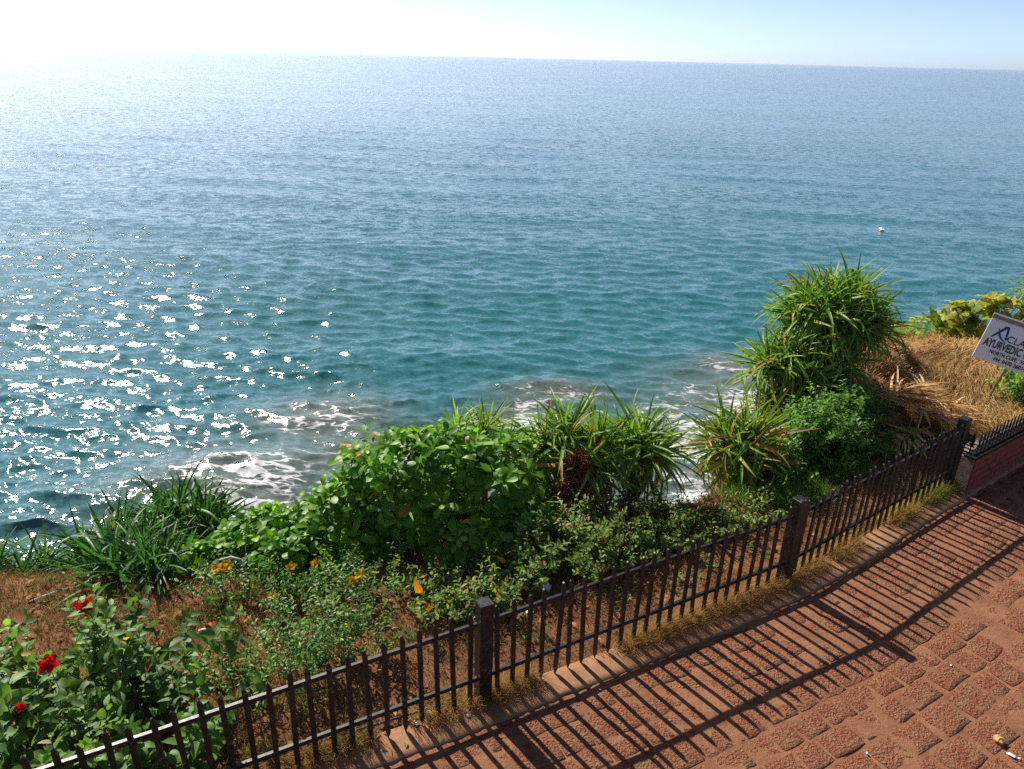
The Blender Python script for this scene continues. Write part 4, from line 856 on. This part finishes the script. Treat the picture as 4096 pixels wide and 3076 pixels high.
# ------------------------------------------------------------------ sign
def sign():
    g0 = G(988, 399, .06); base = Vector((g0.x, g0.y, gz(g0.x, g0.y))); va = math.atan2(base.x, base.y); x = Vector((math.cos(va), -math.sin(va), 0)); yb = Vector((math.sin(va), math.cos(va), 0))
    root = thing('clinic_sign', 'tilted white sign board with blue and green lettering on a leaning metal pole', 'sign', base)
    Rm = basis(x, yb, ZUP) @ Matrix.Rotation(R(10), 4, 'Y')    # leaning clockwise
    W, Hh, z0 = 1.45, 0.70, 0.60; x0 = -0.50
    def put(name, mb, mat, smooth=False):
        o = link(name, mb.mesh(name, mat, smooth), root); o.matrix_local = Rm; return o
    put('board', MB().box((x0 + W / 2, 0, z0 + Hh / 2), (W, .03, Hh), bev=.004), M['board'])
    fr = MB().box((x0 + W / 2, -.006, z0 + Hh + .034), (W + .01, .09, .066), bev=.004); put('top_cap', fr, M['alu'])
    put('pole', MB().tube([(0.0, .035, -.12), (0.0, .035, z0 + Hh * .6)], .021, 10, True), M['alu'], True)
    put('pole', MB().tube([(0.80, .035, -.12), (0.80, .035, z0 + Hh * .6)], .021, 10, True), M['alu'], True)
    def text(s, x, z, h, mat, width, off=0.0):
        cu = bpy.data.curves.new('lettering', 'FONT'); cu.body = s; cu.size = h / 0.72; cu.offset = off; cu.extrude = 0.0015; cu.resolution_u = 3
        o = bpy.data.objects.new('lettering', cu); COL.objects.link(o); bpy.context.view_layer.update()
        me = bpy.data.meshes.new_from_object(o.evaluated_get(bpy.context.evaluated_depsgraph_get())); bpy.data.objects.remove(o); bpy.data.curves.remove(cu)
        me.materials.clear(); me.materials.append(mat); xx = [v.co.x for v in me.vertices]; sx = width / (max(xx) - min(xx)); off_x = -min(xx) * sx
        o = link('lettering', me, root); o.matrix_local = Rm @ Matrix.Translation((x + off_x, -.0175, z)) @ Matrix.Rotation(R(90), 4, 'X') @ Matrix.Diagonal((sx, 1, 1, 1)); return o
    text('CLAI', x0 + .325, z0 + .40, .112, M['ink_blue'], .285, .001)
    text('AYURVEDIC C', x0 + .05, z0 + .245, .130, M['ink_green'], .64, .006)
    text('NORTH CLIFF,  VAR', x0 + .19, z0 + .150, .060, M['ink_black'], .56, .0025)
    text('PH: 0470 260141', x0 + .29, z0 + .055, .062, M['ink_black'], .48, .0025)
    # monogram: an A of two bars crossed by a blue swoosh
    yy = -.0185
    def poly(pts, mat, nm='emblem'):
        mb = MB().prism([(x0 + a, z0 + b) for a, b in pts], yy, yy + .004); put(nm, mb, mat)
    poly([(.10, .40), (.125, .40), (.285, .63), (.235, .63)], M['ink_blue'])
    poly([(.262, .62), (.290, .62), (.325, .42), (.295, .42)], M['ink_blue'])
    sw = [(.155, .575), (.185, .55), (.205, .50), (.235, .45), (.28, .41), (.345, .375), (.28, .39), (.225, .42), (.19, .46), (.172, .52)]
    yy = -.0225; poly(sw, M['ink_mid'])
sign()

# ------------------------------------------------------------------ small things lying about
def lump(name, label, cat, p, s, mat, seed=0, flat=.5, nn=9, group=None):
    r = random.Random(seed); V = []; F = []; rings = 4
    for j in range(rings):
        th = math.pi * (j + .5) / rings
        for i in range(nn):
            a = 2 * math.pi * i / nn; q = 1 + r.uniform(-.22, .22); V.append((s[0] * q * math.sin(th) * math.cos(a), s[1] * q * math.sin(th) * math.sin(a), s[2] * math.cos(th) * q + s[2] * .75))
    for j in range(rings - 1):
        for i in range(nn): F.append((j * nn + i, j * nn + (i + 1) % nn, (j + 1) * nn + (i + 1) % nn, (j + 1) * nn + i)[::-1])
    F.append(tuple(range(nn))); F.append(tuple(range((rings - 1) * nn, rings * nn))[::-1])
    o = link(name, mesh(name, V, F, mat, smooth=False), label=label, cat=cat, group=group); o.location = p; o.rotation_euler = (0, 0, r.uniform(0, 6)); return o
g = G(998, 742); lump('stone', 'tan stone lying on the path in the lower right corner', 'stone', (g.x, g.y, .005), (.045, .04, .028), M['tanstone'], 3)
g = G(1011, 756); lump('stone', 'small white stone on the path in the lower right corner', 'stone', (g.x, g.y, .005), (.034, .017, .010), M['palestone'], 4)
for k, (px, py, lb) in enumerate([(1019, 759, 'tiny pale pebble right of the white stone'), (706, 524 + 30, 'tiny pale pebble on the kerb in front of the right post'), (951, 666, 'tiny pale pebble in the path joint at the far right'), (867, 754, 'tiny pale pebble at the bottom of the path'), (600, 690, 'tiny pale pebble near the kerb crack by the post shadow')]):
    g = G(px, py); lump('pebble', lb, 'pebble', (g.x, g.y, .004), (.012, .009, .006), M['palestone'], 10 + k, group='pale pebbles on the path')
for k, (px, py, lb) in enumerate([(1003, 525, 'blue plastic scrap on the path near the red wall'), (819, 583, 'blue plastic scrap on the path under the right fence panel'), (877, 549, 'tiny blue scrap on the path near the far kerb')]):
    g = G(px, py); MBx = MB().add([(-.03, -.012, .004), (.03, -.014, .010), (.034, .012, .004), (0, .016, .014), (-.028, .012, .006)], [(0, 1, 3), (1, 2, 3), (0, 3, 4)])
    o = link('plastic_scrap', MBx.mesh('plastic_scrap', M['blueplastic']), label=lb, cat='litter', group='blue scraps on the path'); o.location = (g.x, g.y, .022); o.rotation_euler = (0, 0, k * 1.3); o.scale = (.7, .7, .7)
def tube_thing(name, label, cat, a, b, r, mat, n=10):
    link(name, MB().tube([a, tuple((i + j) / 2 for i, j in zip(a, b)), b], r, n).mesh(name, mat, True), label=label, cat=cat)
g = G(543, 589); z = gz(g.x, g.y); tube_thing('paper_roll', 'white paper cup lying behind the fence just right of the middle post', 'litter', (g.x - .07, g.y + .03, z + .05), (g.x + .07, g.y - .03, z + .045), [.03, .034, .038], M['white'])
g = G(467, 714); tube_thing('cigarette_end', 'white cigarette end on the kerb left of the middle post', 'litter', (g.x - .012, g.y + .012, .034), (g.x + .012, g.y - .012, .034), .006, M['white'], 8)
lump('pebble', 'grey pebble touching the cigarette end on the kerb', 'pebble', (g.x + .012, g.y - .035, .02), (.016, .014, .011), M['palestone'], 22)
g = G(529, 615); o = link('crushed_packet', MB().box((0, 0, .012), (.085, .03, .02), bev=.004).add([(-.043, -.016, .024), (-.005, -.016, .025), (-.005, .016, .025), (-.043, .016, .024)], [(0, 1, 2, 3)]).mesh('crushed_packet', M['white']), label='white crushed packet in the dry grass right of the middle post', cat='litter'); o.location = (g.x, g.y, gz(g.x, g.y) + .03); o.rotation_euler = (.2, .25, .5)
o = link('packet_stripe', MB().box((-.012, 0, .012), (.03, .0315, .0215), bev=.003).mesh('packet_stripe', M['redplastic']), parent=o)
def crumple(name, label, px, py, s, mat, seed, zoff=.02):
    g = G(px, py); lump(name, label, 'litter', (g.x, g.y, max(gz(g.x, g.y), 0) + zoff), (s, s * .6, s * .45), mat, seed, nn=7)
crumple('foil_wrapper', 'crumpled silver foil wrapper at the foot of the fence left of the middle post', 416, 726, .032, M['foil'], 31)
crumple('paper_scrap', 'white paper scrap on the dry grass right of the upper red flower', 203, 633, .035, M['white'], 32)
crumple('paper_scrap', 'white paper scrap on the bare slope left of the red flowers', 9, 651, .03, M['white'], 33)
crumple('paper_scrap', 'white scrap under the lantana behind the middle fence panel', 678, 531, .04, M['white'], 34)
crumple('paper_scrap', 'white scrap among the green weeds behind the right fence panel', 836, 478, .05, M['white'], 35)
def leaf_on(label, px, py, s, temp, mat, dirv, up, z=None, v=.5, group='fallen leaves'):
    g = G(px, py, z or 0); zz = (gz(g.x, g.y) if gz(g.x, g.y) > -.05 else .0) + .03 if z is None else z
    o = link('fallen_leaf', tmesh(temp, mat, 'fallen_leaf'), label=label, cat='leaf', group=group); o.matrix_world = Matrix(orient((g.x, g.y, zz), dirv, up, s).tolist()); o['var'] = v
leaf_on('curled brown leaf beside the foot of the middle post', 470, 693, .16, 'wavy1', M['dryleaf'], (.8, .3, .15), (0, -.5, 1), v=.5)
leaf_on('pale curled brown leaf left of the foot of the middle post', 458, 694, .12, 'wavy0', M['dryleaf'], (-.7, .2, .15), (0, -.3, 1), v=.9)
leaf_on('red brown fallen leaf on the grass right of the hibiscus', 185, 655, .13, 'broad0', M['dryleaf'], (.9, .1, .05), (0, -.2, 1), v=.1)
leaf_on('red brown fallen leaf above the other one right of the hibiscus', 205, 675, .12, 'broad1', M['dryleaf'], (.9, -.1, .05), (0, -.2, 1), v=.0)
leaf_on('curled brown leaf on the bare slope at the left edge', 10, 622, .22, 'wavy1', M['dryleaf'], (.9, .3, .1), (0, -.3, 1), v=.3)
leaf_on('tan fallen leaf on the bare slope left of the upper red flower', 20, 636, .2, 'broad1', M['dryleaf'], (.9, .2, .05), (0, -.3, 1), v=.8)
leaf_on('pale dry leaf on the slope at the far left above the red bud', 2, 710, .16, 'broad0', M['dryleaf'], (.9, .2, .05), (0, -.3, 1), v=.9)
leaf_on('narrow pale green leaf lying on the kerb near the bottom', 406, 741, .06, 'small0', M['green'], (.1, -.9, .05), (0, .1, 1), .03, v=.9)
leaf_on('large orange leaf hanging low in the large broad leaved bush', 415, 578, .17, 'broad0', M['orangeleaf'], (.25, -.3, -.85), (-.1, -.9, .2), .42, v=.6)
leaf_on('orange leaf below the larger one under the large broad leaved bush', 424, 598, .13, 'broad2', M['orangeleaf'], (.3, -.3, -.6), (-.1, -.9, .3), .25, v=.4)
leaf_on('round orange leaf on the right side of the large broad leaved bush', 497, 556, .10, 'broad2', M['orangeleaf'], (.5, -.2, -.3), (-.1, -.9, .3), .38, v=.7)
leaf_on('pale peach leaf high in the large broad leaved bush', 442, 481, .10, 'broad2', M['dryleaf'], (.2, .3, .6), (0, -.9, .3), .75, v=1)
leaf_on('small orange leaf in the right half of the large broad leaved bush', 461, 522, .09, 'broad1', M['orangeleaf'], (.7, -.2, .3), (0, -.9, .3), .55, v=.4)
g = G(236, 578, .2); link('dead_branch', MB().tube([(g.x - .22, 6.05, .28), (g.x - .08, 6.03, .34), (g.x + .02, 6.0, .33), (g.x + .06, 5.98, .22), (g.x + .08, 5.97, .08)], [.008, .012, .015, .016, .017], 7).mesh('dead_branch', M['palebark'], True), label='pale crooked dead branch beside the leftmost yellow flowers', cat='branch')
# scraps on the kerb, twigs
# rocks awash at the cliff foot and a float far out
for k, (px, py, s, lb) in enumerate([(742, 474, 1.0, 'wet brown rock in the white surf left of the drooping screw pine'), (737, 489, .8, 'wet brown rock lower in the white surf by the drooping screw pine')]):
    g = G(px, py, SEA); lump('rock', lb, 'rock', (g.x, g.y, SEA - .3), (s * 1.1, s * .8, s * .6), M['rock'], 50 + k, nn=11, group='rocks in the surf')
g = G(881, 231, SEA); lump('float', 'small white float far out on the open water', 'float', (g.x, g.y, SEA - .05), (.55, .3, .28), M['white'], 60)

# ------------------------------------------------------------------ sea haze
t = NT('haze'); pv = t.n('VolumePrincipled'); pv.inputs['Color'].default_value = (0.80, 0.90, 1.0, 1); pv.inputs['Density'].default_value = 3.2e-5; pv.inputs['Anisotropy'].default_value = 0.45
t.l(pv.outputs[0], t.out.inputs['Volume'])
link('haze', MB().box((0, 0, -6.0), (82000, 82000, 32.0)).mesh('haze', t.m), kind='stuff', label='thin pale sea haze over the whole water', cat='haze')
